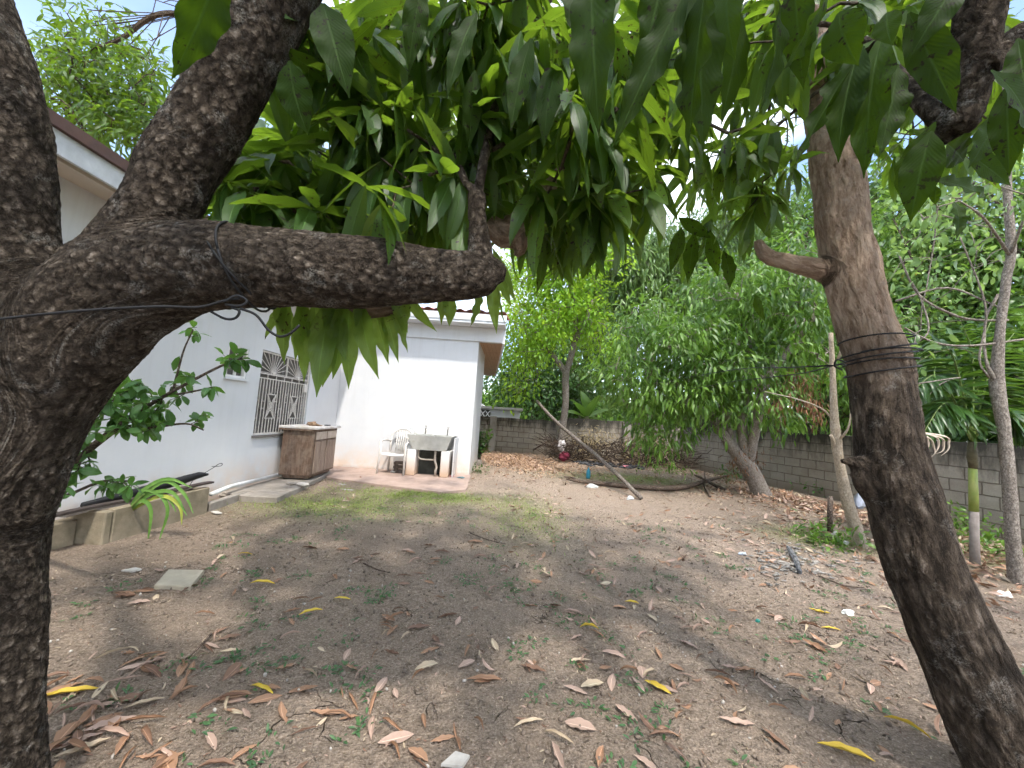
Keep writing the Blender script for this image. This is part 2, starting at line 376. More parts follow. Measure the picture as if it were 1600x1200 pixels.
mm = nt.nodes.new('ShaderNodeMath'); mm.operation = 'MULTIPLY'; nt.links.new(mr.outputs[0], mm.inputs[0]); nt.links.new(m2.outputs[0], mm.inputs[1]); nt.links.new(mm.outputs[0], mx.inputs[0]); nt.links.new(sky.outputs[0], mx.inputs[6]); mx.inputs[7].default_value = (6.6, 7.1, 7.8, 1)
nt.links.new(mx.outputs[2], bg.inputs['Color']); bg.inputs['Strength'].default_value = .15
sl = bpy.data.lights.new('sun', 'SUN'); sl.energy = 1.8; sl.angle = rad(3); sl.color = (1, .95, .87); so = bpy.data.objects.new('sun', sl); COL.objects.link(so)
so.rotation_euler = Vector(SUN).to_track_quat('Z', 'Y').to_euler(); so.location = (-3, -4, 12)
vs = scene.view_settings; vs.view_transform = 'Standard'; vs.look = 'None'; vs.gamma = 1; vs.exposure = 1.6
scene.cycles.use_denoising = True; scene.cycles.use_adaptive_sampling = True; scene.cycles.adaptive_threshold = .045; scene.cycles.adaptive_min_samples = 8; scene.cycles.max_bounces = 5; scene.cycles.diffuse_bounces = 4; scene.cycles.glossy_bounces = 2; scene.cycles.transmission_bounces = 3; scene.cycles.transparent_max_bounces = 4; scene.cycles.use_fast_gi = False

# ================================================================== ground
def mat_soil():
    t = NT('soil'); p = t.pos(); gr = t.attr('grass'); lit = t.attr('dust')  # lit: sunlit patches painted into the soil colour, no real dust
    n1 = t.noise(p, 1.3, 5, .6); n2 = t.noise(p, 14, 4, .7); n3 = t.noise(p, 90, 3, .75)
    c = t.mix(t.mapr(n1, .35, .65), (.315, .240, .180), (.385, .298, .226))
    c = t.mix(t.mapr(n2, .35, .65), t.mix(.3, c, (.12, .095, .075)), c)
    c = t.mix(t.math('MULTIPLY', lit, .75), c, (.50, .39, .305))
    c = t.mix(t.mapr(n3, .36, .6, .6, 0), c, (.10, .08, .063)); c = t.mix(t.mapr(n3, .56, .72, 0, .5), c, (.50, .43, .355))
    wob = t.n('ShaderNodeVectorMath', operation='MULTIPLY_ADD'); nn = t.n('ShaderNodeTexNoise'); t.set(nn, 'Vector', p); t.set(nn, 'Scale', 7.0); t.set(nn, 'Detail', 2.0)
    t.set(wob, '0', nn.outputs['Color']); wob.inputs[1].default_value = (.22, .22, .22); t.set(wob, '2', p)
    cr = t.vor(wob.outputs[0], 4.2, 'DISTANCE_TO_EDGE'); crm = t.math('MULTIPLY', t.mapr(cr, .0, .014, 1, 0), t.mapr(t.noise(p, 2.1, 2, .5), .54, .66))
    c = t.mix(t.math('MULTIPLY', crm, .6), c, (.06, .047, .038))
    sp = t.math('MULTIPLY', t.mapr(t.vor(p, 38), .09, .13, 1, 0), t.mapr(t.noise(p, 9, 3, .5), .5, .6)); c = t.mix(t.math('MULTIPLY', sp, .5), c, (.50, .43, .35))
    sp2 = t.mapr(t.vor(p, 85), .10, .15, 1, 0); c = t.mix(t.math('MULTIPLY', sp2, t.mapr(t.noise(p, 30, 2, .5), .5, .62, 0, .7)), c, (.40, .33, .26))
    g = t.math('MULTIPLY', gr, t.mapr(t.noise(p, 22, 6, .75), .38, .6)); c = t.mix(g, c, t.mix(t.mapr(n3, .35, .65), (.10, .15, .03), (.24, .30, .06)))
    clod = t.vor(p, 24, 'F1')
    h = t.math('ADD', t.math('MULTIPLY', n2, .7), t.math('MULTIPLY', n3, .55)); h = t.math('ADD', h, t.math('MULTIPLY', clod, -.45)); h = t.math('SUBTRACT', h, t.math('MULTIPLY', crm, .6))
    d = t.n('ShaderNodeDisplacement'); t.set(d, 'Height', h); t.set(d, 'Midlevel', .45); t.set(d, 'Scale', .014)
    return t.done(t.pbr(c, .97, t.bump(h, 1.0, .028), .08), d.outputs[0])
def axis(lo, hi, step, far):
    a = list(np.arange(lo, hi, step)); s = step; x = hi
    while x < far: a.append(x); s *= 1.35; x += s
    x = lo; s = step; b = []
    while x > -far: s *= 1.35; x -= s; b.append(x)
    return np.array(b[::-1]+a)
def gh(x, y):
    """gentle unevenness of the yard"""
    return .012*math.sin(x*1.3+.6)*math.cos(y*.9)+.02*mn.noise(Vector((x*.5, y*.5, 3)))
SOIL = mat_soil()
ax = axis(-4.5, 6.5, .028, 400); ay = axis(.7, 9.5, .028, 400)
X_, Y_ = np.meshgrid(ax, ay); zz = .012*np.sin(X_*1.3+.6)*np.cos(Y_*.9)
near = (np.abs(X_) < 30) & (np.abs(Y_) < 30)
zn = np.zeros_like(zz)
sx = np.linspace(-30, 30, 121); SG = np.array([[.02*mn.noise(Vector((a*.5, b*.5, 3))) for a in sx] for b in sx])
def bil(xa, ya):
    fx = np.clip((xa+30)/.5, 0, 119.999); fy = np.clip((ya+30)/.5, 0, 119.999); ix = fx.astype(int); iy = fy.astype(int); u = fx-ix; v = fy-iy
    return (SG[iy, ix]*(1-u)+SG[iy, ix+1]*u)*(1-v)+(SG[iy+1, ix]*(1-u)+SG[iy+1, ix+1]*u)*v
zz = np.where(near, zz+bil(X_, Y_), 0)
def gz(x, y): return float(.012*math.sin(x*1.3+.6)*math.cos(y*.9)+bil(np.array([x]), np.array([y]))[0])
def gb(cx, cy, rx_, ry_, k=1.0): return k*np.exp(-(((X_-cx)/rx_)**2+((Y_-cy)/ry_)**2))
g1, g2 = G(670, 775), G(520, 790)
grass_m = np.clip(1.3*(gb(g1[0], g1[1], .9, .45, 1.3)+gb(g2[0], g2[1], 1.1, .6, .8)+gb(.3, 5.6, .5, 1.2, .5)+gb(3.0, 9.8, 1.6, .8, .8)+gb(4.2, 5.3, .6, .5, .9)+gb(6.2, 5.0, .8, 1.4, .7)), 0, 1)
dust_m = np.clip(gb(1.2, 6.6, 2.6, 1.6, .9)+gb(-1.0, 7.3, 1.4, .6, .5)+gb(3.0, 4.2, 1.2, .9, .9)+gb(.2, 9.5, 2.6, 2.2, .9), 0, 1)  # sunlit patches of the yard, painted into the soil colour
nx, ny = len(ax), len(ay); ii = np.arange(nx*ny).reshape(ny, nx)
Fg = np.stack([ii[:-1, :-1], ii[:-1, 1:], ii[1:, 1:], ii[1:, :-1]], -1).reshape(-1, 4)
me = np_mesh('ground', np.stack([X_, Y_, zz], -1).reshape(-1, 3), Fg, {'grass': ('FLOAT', grass_m), 'dust': ('FLOAT', dust_m)})  # dust attribute holds the painted sunlit patches
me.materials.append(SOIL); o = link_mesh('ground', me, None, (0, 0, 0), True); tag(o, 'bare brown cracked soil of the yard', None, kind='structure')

# ================================================================== house
def mat_wall():
    t = NT('white_render'); p = t.pos(); z = t.sep(p)[2]
    n = t.noise(p, 3, 5, .6); c = t.mix(t.mapr(n, .3, .7), (.56, .57, .585), (.60, .605, .61))
    st = t.math('MULTIPLY', t.mapr(z, .05, .55, 1, 0), t.mapr(t.noise(p, 4.5, 6, .7), .30, .58)); c = t.mix(t.math('MULTIPLY', st, .8), c, (.62, .47, .35))
    c = t.mix(t.math('MULTIPLY', t.mapr(z, .0, .09, 1, 0), .5), c, (.35, .24, .17))
    sk = t.mapr(t.noise(t.vscale(p, (5, 5, .35)), 1.6, 5, .7), .50, .72); c = t.mix(t.math('MULTIPLY', sk, t.mapr(z, .3, 3.0, .05, .2)), c, (.36, .34, .31))
    sp = t.mapr(t.vor(p, 2.3), .02, .035, 1, 0); c = t.mix(t.math('MULTIPLY', sp, .35), c, (.35, .35, .36))
    return t.done(t.pbr(c, .85, t.bump(t.math('ADD', t.noise(p, 2.2, 3, .5), t.math('MULTIPLY', t.noise(p, 140, 4, .7), .12)), .5, .012), .2))
WALL = mat_wall()
CREAM = simple('cream_soffit', (.55, .48, .40), (.50, .43, .36), .8, 3, .15)
FASC = simple('white_fascia', (.68, .70, .72), (.50, .52, .54), .6, 5, .1)
BROWNM = simple('brown_drip_edge', (.10, .055, .045), (.07, .04, .035), .5)
def mat_tile():
    t = NT('red_roof_tile'); p = t.pos(); n = t.noise(p, 4, 5, .6)
    return t.done(t.pbr(t.mix(t.mapr(n, .3, .7), (.36, .10, .06), (.48, .17, .11)), .7, t.bump(t.noise(p, 40), .3, .004), .3))
TILE = mat_tile()
def mat_slat():
    t = NT('soffit_boards'); p = t.pos(); s = t.sep(p)
    l = t.math('FRACT', t.math('MULTIPLY', s[0], 11.0)); g = t.mapr(l, .0, .09, 1, 0)
    l2 = t.math('FRACT', t.math('MULTIPLY', s[1], .8)); g = t.math('MAXIMUM', g, t.mapr(l2, 0, .03, 1, 0))
    c = t.mix(t.noise(t.vscale(p, (8, 1, 8)), 2, 4), (.33, .21, .13), (.43, .29, .19)); return t.done(t.pbr(t.mix(g, c, (.12, .07, .04)), .7))
SLAT = mat_slat()
WX = -3.75; FY = 8.50; ZT = 3.02
house = thing('house', (WX, FY, 0), 'long white rendered house with red tile roof, barred window and projecting rear wing', 'house')
# wall of the near side with two openings
gy0, gy1, gz0, gz1 = 5.80, 7.24, .80, 2.08; wy0, wy1, wz0, wz1 = 5.10, 5.50, 1.60, 2.02
m = MB(); xi = WX-.16
m.box((xi, -3, -.1), (WX, wy0, ZT+.1)); m.box((xi, wy0, -.1), (WX, wy1, wz0)); m.box((xi, wy0, wz1), (WX, wy1, ZT+.1))
m.box((xi, wy1, -.1), (WX, gy0, ZT+.1)); m.box((xi, gy0, -.1), (WX, gy1, gz0)); m.box((xi, gy0, gz1), (WX, gy1, ZT+.1)); m.box((xi, gy1, -.1), (WX, FY+.15, ZT+.1))
m.build('wall', WALL, house)
m = MB(); m.box((WX+.002, FY, -.1), (-.79, FY+.15, 3.0)); m.box((-.94, FY+.15, -.1), (-.79, 10.6, 3.0)); m.box((-1.34, 10.6, -.1), (-1.19, 16, 3.0)); m.box((-1.34, 10.45, -.1), (-.94, 10.6, 3.0))
m.build('wall', WALL, house)
# wing eaves: boxed beam, overhanging slab, tiled slope
m = MB(); m.box((WX+.002, FY-.045, 2.93), (-.27, FY+.1, 3.24)); m.build('beam', WALL, house)
m = MB(); m.box((WX-.2, FY-.42, 3.245), (-.22, FY+.6, 3.33)); m.box((WX-.2, FY-.44, 3.30), (-.20, FY-.37, 3.44)); m.build('fascia', FASC, house)
V = [(-.79, FY+.1, 2.95), (-.27, FY+.1, 2.95), (-.72, 16, 2.98), (-1.25, 16, 2.98)]
m = MB(); m.add(V+[(a, b, c+.05) for a, b, c in V], [(0, 3, 2, 1), (4, 5, 6, 7), (0, 1, 5, 4), (1, 2, 6, 5), (2, 3, 7, 6), (3, 0, 4, 7)]); m.build('soffit', SLAT, house)
m = MB(); V = [(-.27, FY+.1, 2.93), (-.22, FY+.1, 2.93), (-.67, 16, 2.96), (-.72, 16, 2.96)]
m.add(V+[(a, b, c+.45) for a, b, c in V], [(0, 3, 2, 1), (4, 5, 6, 7), (0, 1, 5, 4), (1, 2, 6, 5), (2, 3, 7, 6), (3, 0, 4, 7)]); m.build('fascia', FASC, house)
def tiles(x0, x1, y0, z0, ylen, slope):
    V = []; F = []; cols = int((x1-x0)/.045); rows = int(ylen/.17)
    for r in range(rows+1):
        for q in (0, 1):
            for i in range(cols+1):
                yy = y0+(r+q*.98)*.17; V.append((x0+i*.045, yy, z0+(yy-y0)*slope+.022*math.sin(i*PI/2.5)+(.03 if q == 0 else 0)))
    W = cols+1
    for r in range(2*(rows+1)-1):
        for i in range(cols): F.append((r*W+i, r*W+i+1, (r+1)*W+i+1, (r+1)*W+i))
    return V, F
V, F = tiles(WX-.2, -.2, FY-.46, 3.47, 4.5, .22); m = MB(); m.add(V, F); m.build('roof', TILE, house, smooth=True)
# main side eaves along the near wall
EX = -3.36
m = MB(); m.box((WX-.1, -3, 3.00), (EX-.03, FY-.62, 3.06)); m.box((EX-.12, -3, 2.955), (EX-.06, FY-.62, 2.999)); m.build('soffit', CREAM, house)
m = MB(); m.box((EX-.03, -3, 2.97), (EX, FY-.58, 3.135)); m.build('fascia', FASC, house)
m = MB(); m.box((EX-.05, -3, 3.137), (EX+.035, FY-.58, 3.225)); m.build('drip_edge', BROWNM, house)
m = MB(); V, F = tiles(-(FY-.6), 3, -(EX-.07), 3.17, 4.0, .16); m.add([(-b, -a, c) for a, b, c in V], F); m.build('roof', TILE, house, smooth=True)
# window with louvres
WHITE = simple('white_paint', (.74, .74, .72), (.62, .60, .56), .5, 6, .1)
GREYP = simple('window_grey', (.16, .15, .14), (.12, .11, .10), .6, 4, .1)
DARKI = simple('dark_interior', (.05, .045, .04), (.03, .028, .025), .8)
gw = thing_part = MB()
m = MB(); m.box((WX-.05, wy0, wz0), (WX-.01, wy0+.035, wz1)); m.box((WX-.05, wy1-.035, wz0), (WX-.01, wy1, wz1)); m.box((WX-.05, wy0+.035, wz0), (WX-.01, wy1-.035, wz0+.03)); m.box((WX-.05, wy0+.035, wz1-.03), (WX-.01, wy1-.035, wz1)); m.box((WX-.045, wy0+.19, wz0+.03), (WX-.015, wy0+.21, wz1-.03))
win = m.build('window', WHITE, house); ORG[win.name] = ORG[house.name]
m = MB()
for i in range(9): m.box((WX-.075, wy0+.036, wz0+.035+i*.042), (WX-.07, wy1-.036, wz0+.072+i*.042), tilt=(0, .5))
m.box((WX-.12, wy0, wz0), (WX-.115, wy1, wz1)); m.build('louvre', GREYP, win)
m = MB(); m.box((WX+.0, wy0-.03, wz0-.035), (WX+.035, wy1+.03, wz0-.002)); m.build('sill', WALL, win)
# big barred window
GRIL = simple('grille_paint', (.66, .63, .58), (.50, .46, .42), .5, 30, .1)
m = MB(); m.box((WX-.11, gy0, gz0), (WX-.105, gy1, gz1))
for i in range(22): m.box((WX-.095, gy0+.05, gz0+.03+i*.056), (WX-.09, gy1-.03, gz0+.078+i*.056), tilt=(0, .35))
m.box((WX-.1, gy0+.66, gz0), (WX-.07, gy0+.72, gz1)); gwin = m.build('window', GREYP, house); ORG[gwin.name] = ORG[house.name]
m = MB(); gx = WX-.03; wd = gy1-gy0-.02; y0 = gy0+.01; T = .008
def bar(u0, v0, u1, v1, th=T): m.tube([(gx, y0+u0, gz0+v0), (gx, y0+u1, gz0+v1)], th, 4)
Hh = gz1-gz0-.01; m_lo = .86; m_up = .93
for u in (.012, wd-.012): bar(u, .01, u, Hh, .014)
bar(0, .015, wd, .015, .014); bar(0, Hh-.01, wd, Hh-.01, .014); bar(0, m_lo, wd, m_lo, .011); bar(0, m_up, wd, m_up, .011); bar(wd/2, m_up, wd/2, Hh, .014)
for c_ in (wd*.25, wd*.75):
    for k in range(13):
        a = PI*k/12; L = .2; dx, dz = math.cos(a), math.sin(a); L = min((wd*.235)/max(abs(dx), 1e-3), (Hh-m_up-.03)/max(dz, 1e-3)); bar(c_+dx*.03, m_up+.02+dz*.02, c_+dx*L, m_up+.02+dz*L, .006)
    m.tube([(gx-.01, y0+c_, gz0+m_up+.02), (gx+.015, y0+c_, gz0+m_up+.02)], .035, 12)
nb = 19
for k in range(1, nb):
    u = wd*k/nb; inp = any(abs(u-c_) < wd*.075 for c_ in (wd*.27, wd*.73))
    if inp: bar(u, .02, u, .25); bar(u, .62, u, m_lo)
    else: bar(u, .02, u, m_lo)
    if k % 3 == 0: bar(u, m_lo, u, m_up)
    if k % 2: 
        for v in (.12+.13*(k % 4), .40+.12*(k % 3)): bar(u-wd/nb/1.0, v, u, v, .006)
for c_ in (wd*.27, wd*.73):
    h_ = wd*.075
    for v in (.25, .62): bar(c_-h_-.01, v, c_+h_+.01, v, .009)
    for s in (-1, 1):
        for q in (.3, .62, 1.0):
            pr = [(gx, y0+c_+s*h_*(1-q*math.sin(PI*t/8)*.95), gz0+.25+.37*t/8) for t in range(9)]; m.tube(pr, .0055, 4)
        for v in (.37, .41, .45, .49): bar(c_-h_*.45, v-.02*s, c_+h_*.45, v+.02*s, .005)
m.box((gx, y0+wd-.13, gz0+.72), (gx+.02, y0+wd-.03, gz0+.86)); m.build('grille', GRIL, gwin)
m = MB(); m.box((WX, gy0-.03, gz0-.04), (WX+.03, gy1+.03, gz0-.003)); m.build('sill', GREYP, gwin)

# ================================================================== concrete work
CONC = simple('old_concrete', (.30, .27, .235), (.21, .185, .155), .9, 5, .6, 30, .15, 0, .008)
CONCP = simple('pinkish_concrete', (.40, .30, .25), (.30, .22, .18), .9, 4, .5, 30, .15, 0, .008)
def prism(name, pts, z0, z1, mat, label, cat, bump=.012, kind=None, parent=None):
    """flat slab with a slightly worn outline"""
    m = MB(); P_ = []
    for i in range(len(pts)):
        a = np.array(pts[i]); b = np.array(pts[(i+1) % len(pts)]); n_ = max(1, int(np.linalg.norm(b-a)/.12))
        for k in range(n_): q = a+(b-a)*k/n_; P_.append((q[0]+random.uniform(-bump, bump), q[1]+random.uniform(-bump, bump)))
    n_ = len(P_); e = .008; c = np.mean(P_, axis=0)
    ring = [(x, y, z0) for x, y in P_]+[(x, y, z1-e) for x, y in P_]+[(x+(c[0]-x)*.02, y+(c[1]-y)*.02, z1+random.uniform(-.002, .002)) for x, y in P_]
    F = [tuple(range(2*n_, 3*n_))]
    for r in (0, 1):
        for i in range(n_): F.append((r*n_+i, r*n_+(i+1) % n_, (r+1)*n_+(i+1) % n_, (r+1)*n_+i))
    m.add(ring, F); o = m.build(name, mat, parent)
    if parent is None: tag(o, label, cat, kind=kind)
    return o
g = lambda x, y, z=.06: tuple(G(x, y, z)[:2])
prism('concrete_apron', [(WX+.01, 7.62), g(512, 745, .035), g(600, 757, .035), g(690, 768, .035), g(728, 764, .035), (-.74, FY-.01), (WX+.01, FY-.01)], -.06, .035, CONCP, 'low pinkish concrete apron along the foot of the end wall under the chair and tub', 'paving', kind='structure')
prism('concrete_slab', [g(378, 776), g(432, 779), g(470, 762), g(505, 744), (WX+.4, 7.6), (WX+.02, 7.6), (WX+.02, 5.3)], -.06, .075, CONC, 'rough grey concrete slab under the wooden cabinet', 'paving', kind='structure')
prism('paving_slab', [g(241, 914, .03), g(298, 916, .03), g(319, 891, .03), g(262, 890, .03)], -.02, .032, simple('slab_buff', (.42, .37, .28), (.34, .30, .23), .9, 9, .4), 'square buff paving slab lying alone on the soil near the left tree', 'paving slab', .004)
# trough planter
m = MB(); a0 = (WX+.01, 3.45); a1 = (-3.40, 4.62); h = .27
m.box((WX+.01, 3.45, -.05), (-3.40, 3.52, h), bev=.01); m.box((-3.47, 3.525, -.05), (-3.40, 4.62, h+.01), bev=.01); m.box((WX+.01, 4.55, -.05), (-3.475, 4.62, h), bev=.01); m.box((WX+.005, 1.2, -.05), (-3.62, 3.445, .20), bev=.01)
PLC = simple('mossy_concrete', (.30, .25, .18), (.17, .145, .10), .95, 4, .6, 25, .1, 0, .01)
pl = thing('planter', ((WX-3.4)/2, 4, 0), 'long stained concrete planter trough against the white wall behind the left tree', 'planter')
m.build('trough', PLC, pl); m = MB(); m.box((WX+.02, 3.525, .05), (-3.475, 4.545, .20)); m.build('soil', SOIL, pl)
m = MB(); q = G(308, 799); m.box((-3.50, 4.66, -.05), (-3.43, 5.45, .09), rot=.06, bev=.012); tag(m.build('kerb', CONC), 'short low concrete kerb between the planter and the grey slab', 'kerb')
BLK = simple('black_plastic', (.012, .012, .013), (.02, .02, .021), .6, 6, .5, 20, .2)
BRN = simple('dark_brown_board', (.06, .045, .04), (.035, .025, .02), .7, 10, .4)
def plank(label, a, b, wdt, th, mat, name='plank', tw=0.0):
    m = MB(); a = Vector(a); b = Vector(b); d = (b-a); n_ = 8; up = Vector((0, 0, 1)); s = d.cross(up).normalized(); V = []; F = []
    for i in range(n_+1):
        p = a+d*(i/n_)+Vector((0, 0, .006*math.sin(i*1.1))); an = tw*i/n_; sx_ = s*math.cos(an)+up*math.sin(an); ux = up*math.cos(an)-s*math.sin(an)
        for u, v in ((-1, -1), (1, -1), (1, 1), (-1, 1)): V.append(p+sx_*u*wdt/2+ux*v*th/2)
    for i in range(n_):
        for k in range(4): F.append((i*4+k, i*4+(k+1) % 4, i*4+4+(k+1) % 4, i*4+4+k))
    F += [(3, 2, 1, 0), tuple(n_*4+k for k in range(4))]; m.add(V, F); o = m.build(name, mat); return tag(o, label, 'board')
# long dark sack of tubing lying over the planter
m = MB(); pts, rr = smooth_path([(-3.66, 3.5, .30), (-3.60, 3.9, .335), (-3.56, 4.3, .37), (-3.56, 4.62, .40), (-3.52, 4.72, .40)], [.03, .05, .055, .045, .015], 5); m.tube(pts, rr, 12, jit=.08, flat=.75)
m.build('bin_bag', BLK, None, smooth=True); o = bpy.context.scene.objects['bin_bag']; tag(o, 'long crumpled black plastic bundle lying along the planter rim', 'bag')
plank('long thin dark brown board resting on the planter edge below the black bundle', (-3.53, 3.1, .30), (-3.44, 4.68, .32), .07, .02, BRN)
plank('grey weathered board lying inside the planter behind the corn plant', (-3.62, 3.3, .26), (-3.55, 4.5, .28), .10, .02, simple('grey_board', (.22, .20, .18), (.15, .13, .12), .85, 12, .5), tw=.1)
m = MB(); pa = [G(330, 772, .16), G(360, 760, .16), G(413, 740, .14)]
for q in pa: q[0] = max(q[0], WX+.06)
m.tube([pa[0], pa[1], pa[2]], .026, 12); m.tube([pa[2], pa[2]+np.array([.02, .14, -.01])], .034, 12)
tag(m.build('drain_pipe', simple('pvc_white', (.66, .67, .66), (.5, .5, .48), .4), smooth=True), 'white plastic drain pipe lying along the foot of the wall towards the cabinet', 'pipe')
m = MB(); b0 = P(303, 748, 4.6); m.tube(smooth_path([b0, P(318, 740, 4.7), P(333, 731, 4.8), P(342, 725, 4.85), P(347, 724, 4.9), P(345, 728, 4.9), P(331, 729, 4.8)], [.004]*7, 4)[0], .004, 5); m.tube([b0, b0-np.array([.02, .02, .07])], .004, 5)
tag(m.build('bent_wire', simple('dark_wire', (.05, .05, .05), None, .5)), 'thin hooked stiff wire sticking up from the planter end in front of the white wall', 'wire')
RUB = [simple('rubble_pale', (.50, .47, .43), (.36, .33, .29), .9, 12, .5), CONC, simple('rubble_red', (.34, .20, .15), (.25, .15, .11), .9, 12, .5)]
def stone(px, py, r, z, label, mat, name='broken_block', cat='rubble', fl=.5):
    q = G(px, py, z); m = MB(); 
    m.box((q[0]-r, q[1]-r*.7, z), (q[0]+r, q[1]+r*.7, z+r*2*fl), rot=random.uniform(-.6, .6), bev=r*.25, tilt=(random.uniform(-.15, .15), random.uniform(-.15, .15)))
    o = m.build(name, mat); return tag(o, label, cat)
stone(423, 747, .06, .075, 'rounded whitish block lying left of the cabinet foot', RUB[0])
stone(473, 759, .085, .075, 'flat pale broken brick lying in front of the cabinet corner', RUB[0], fl=.25)
stone(455, 757, .07, .075, 'thin grey shard of block beside the pale brick before the cabinet', CONC, fl=.2)
stone(398, 733, .06, .10, 'dark small block sitting on the end of the white pipe by the wall', BRN)
stone(391, 754, .08, .075, 'crumpled white scrap lying beside the white drain pipe', WHITE, 'paper_scrap', 'litter', .25)
stone(338, 802, .055, 0, 'small flat whitish tile shard on soil by the kerb', RUB[0], 'tile_shard', 'rubble', .15)
stone(356, 775, .10, .02, 'flat grey slab fragment under the white drain pipe', CONC, fl=.2)
for (x, y, r, lb, mt) in ((206, 893, .055, 'pale torn piece of card on soil left of the paving slab', RUB[0]), (712, 1193, .05, 'pale scalloped shard at the bottom centre of the yard', RUB[0])):
    a = G(x, y); prism('card_scrap', [(a[0]-r, a[1]-r*.5), (a[0]+r*.6, a[1]-r*.6), (a[0]+r, a[1]+r*.3), (a[0]-r*.2, a[1]+r*.7)], gz(a[0], a[1])+.004, gz(a[0], a[1])+.014, mt, lb, 'litter', .003)

# ================================================================== cabinet
WOOD_ = NT('cabinet_wood'); _p = WOOD_.objc(); _n = WOOD_.noise(WOOD_.vscale(_p, (6, 6, .8)), 4, 7, .7, dist=.6); _n2 = WOOD_.noise(_p, 5, 5, .7)
_c = WOOD_.ramp(_n, [(.3, (.055, .032, .022)), (.5, (.12, .075, .052)), (.7, (.21, .15, .11))]); _c = WOOD_.mix(WOOD_.mapr(_n2, .45, .65, 0, .6), _c, (.24, .19, .15))
CWOOD = WOOD_.done(WOOD_.pbr(_c, .75, WOOD_.bump(_n, .3, .004), .25))
WOOD_ = NT('cabinet_front_wood'); _p = WOOD_.objc(); _n = WOOD_.noise(WOOD_.vscale(_p, (6, 6, .8)), 4, 7, .7, dist=.5); _c = WOOD_.ramp(_n, [(.3, (.16, .11, .085)), (.55, (.27, .20, .155)), (.75, (.38, .30, .24))]); CFRO = WOOD_.done(WOOD_.pbr(_c, .75, WOOD_.bump(_n, .3, .003), .25))
cb = G(484, 749, .10); CZ = .10; cw, cd, chh = .50, .98, .80; cab = thing('cabinet', (cb[0], cb[1], CZ), 'old weathered brown wooden kitchen cabinet with pale top standing beneath the barred window', 'cabinet')
def loc(u, v): a = rad(4); return cb[0]+u*math.cos(a)-v*math.sin(a), cb[1]+u*math.sin(a)+v*math.cos(a)
def rbox(m, u0, v0, z0, u1, v1, z1, bev=0.0):
    n_ = len(m.v); m.box((u0, v0, z0), (u1, v1, z1), bev=bev)
    for i in range(n_, len(m.v)): x, y = loc(m.v[i][0], m.v[i][1]); m.v[i] = (x, y, m.v[i][2]+CZ); m.rv[i] = m.v[i]
m = MB(); rbox(m, -cw, 0, .05, 0, cd, chh, .006); rbox(m, -cw+.04, .04, 0, -.05, cd-.04, .052); body = m.build('body', CWOOD, cab)
m = MB(); rbox(m, -cw-.06, -.05, chh+.002, .06, cd+.04, chh+.042, .008); m.build('top', simple('worn_worktop', (.66, .64, .62), (.40, .36, .33), .6, 7, .2), cab)
m = MB(); rbox(m, -cw-.055, -.046, chh-.028, -.02, -.006, chh+.001, .003); m.build('edge_strip', CWOOD, cab)
for k, (v0, v1) in enumerate(((.05, .47), (.51, .93))):
    m = MB(); rbox(m, .002, v0, chh-.17, .018, v1, chh-.04, .004); m.build('drawer', simple('pale_drawer%d' % k, (.50, .42, .35), (.40, .32, .26), .7), cab)
    for (p0, p1) in ((v0, (v0+v1)/2-.006), ((v0+v1)/2+.006, v1)) if k == 0 else ((v0, v1),):
        m = MB(); rbox(m, .002, p0, .08, .018, p1, chh-.20, .004); m.build('door', CFRO, cab)
q = loc(-.2, .35); m = MB(); m.blob((q[0], q[1], CZ+chh+.042+.03), (.09, .06, .035), 4, 3, .4, 2.5); m.blob((q[0]+.09, q[1]+.04, CZ+chh+.042+.012), (.07, .03, .014), 9, 2, .4, 2.5)
tag(m.build('dried_fruit', simple('husk', (.33, .22, .14), (.18, .12, .08), .9, 30, .6), smooth=True), 'shrivelled brown husk lying on top of the cabinet', 'husk')
q = loc(-.1, .75); m = MB(); m.box((q[0]-.03, q[1]-.06, CZ+chh+.043), (q[0]+.04, q[1]+.05, CZ+chh+.06), bev=.005); tag(m.build('small_dark_box', BLK), 'small flat black object on the far end of the cabinet top', 'box')

# ================================================================== plastic chair
CH = simple('dirty_white_plastic', (.66, .64, .61), (.54, .50, .45), .45, 9, .15, 30, .4); CHW = simple('white_plastic', (.70, .70, .69), (.58, .57, .55), .45, 9, .15, 30, .4)
c0 = G(609, 742, .035); chb = np.array([c0[0]+.02, 8.08, .035]); chair = thing('plastic_chair', chb, 'white plastic armchair with slatted back standing against the white wall beside the wash tub', 'chair')
def cp(x, y, z): a = rad(-6); s = 1.0; x *= s; y *= s; z *= s; return (chb[0]+x*math.cos(a)-y*math.sin(a), chb[1]+x*math.sin(a)+y*math.cos(a), chb[2]+z)
m = MB(); V = []; F = []; N_ = 10
for i in range(N_+1):
    for j in range(N_+1):
        u = -1+2*i/N_; v = j/N_; hw = .225+(.02 if v < .5 else -.02); x = u*hw; y = -.22+v*.43; z = .42-.02*math.cos(u*1.5)-.035*v+(-.03 if v == 0 else 0); V.append(cp(x, y, z))
V += [(a, b, c-.012) for a, b, c in V]; W_ = N_+1; o_ = W_*W_
for i in range(N_):
    for j in range(N_): F.append((i*W_+j, (i+1)*W_+j, (i+1)*W_+j+1, i*W_+j+1)); F.append((o_+i*W_+j+1, o_+(i+1)*W_+j+1, o_+(i+1)*W_+j, o_+i*W_+j))
for i in range(N_):
    for (a, b) in ((i*W_, (i+1)*W_), ((i+1)*W_+N_, i*W_+N_)): F.append((a, a+o_, b+o_, b))
    for (a, b) in ((i+1, i), (N_*W_+i, N_*W_+i+1)): F.append((a, a+o_, b+o_, b))
m.add(V, F); m.build('seat', CHW, chair, smooth=True)
back = thing_part = MB(); m = MB(); pts = []
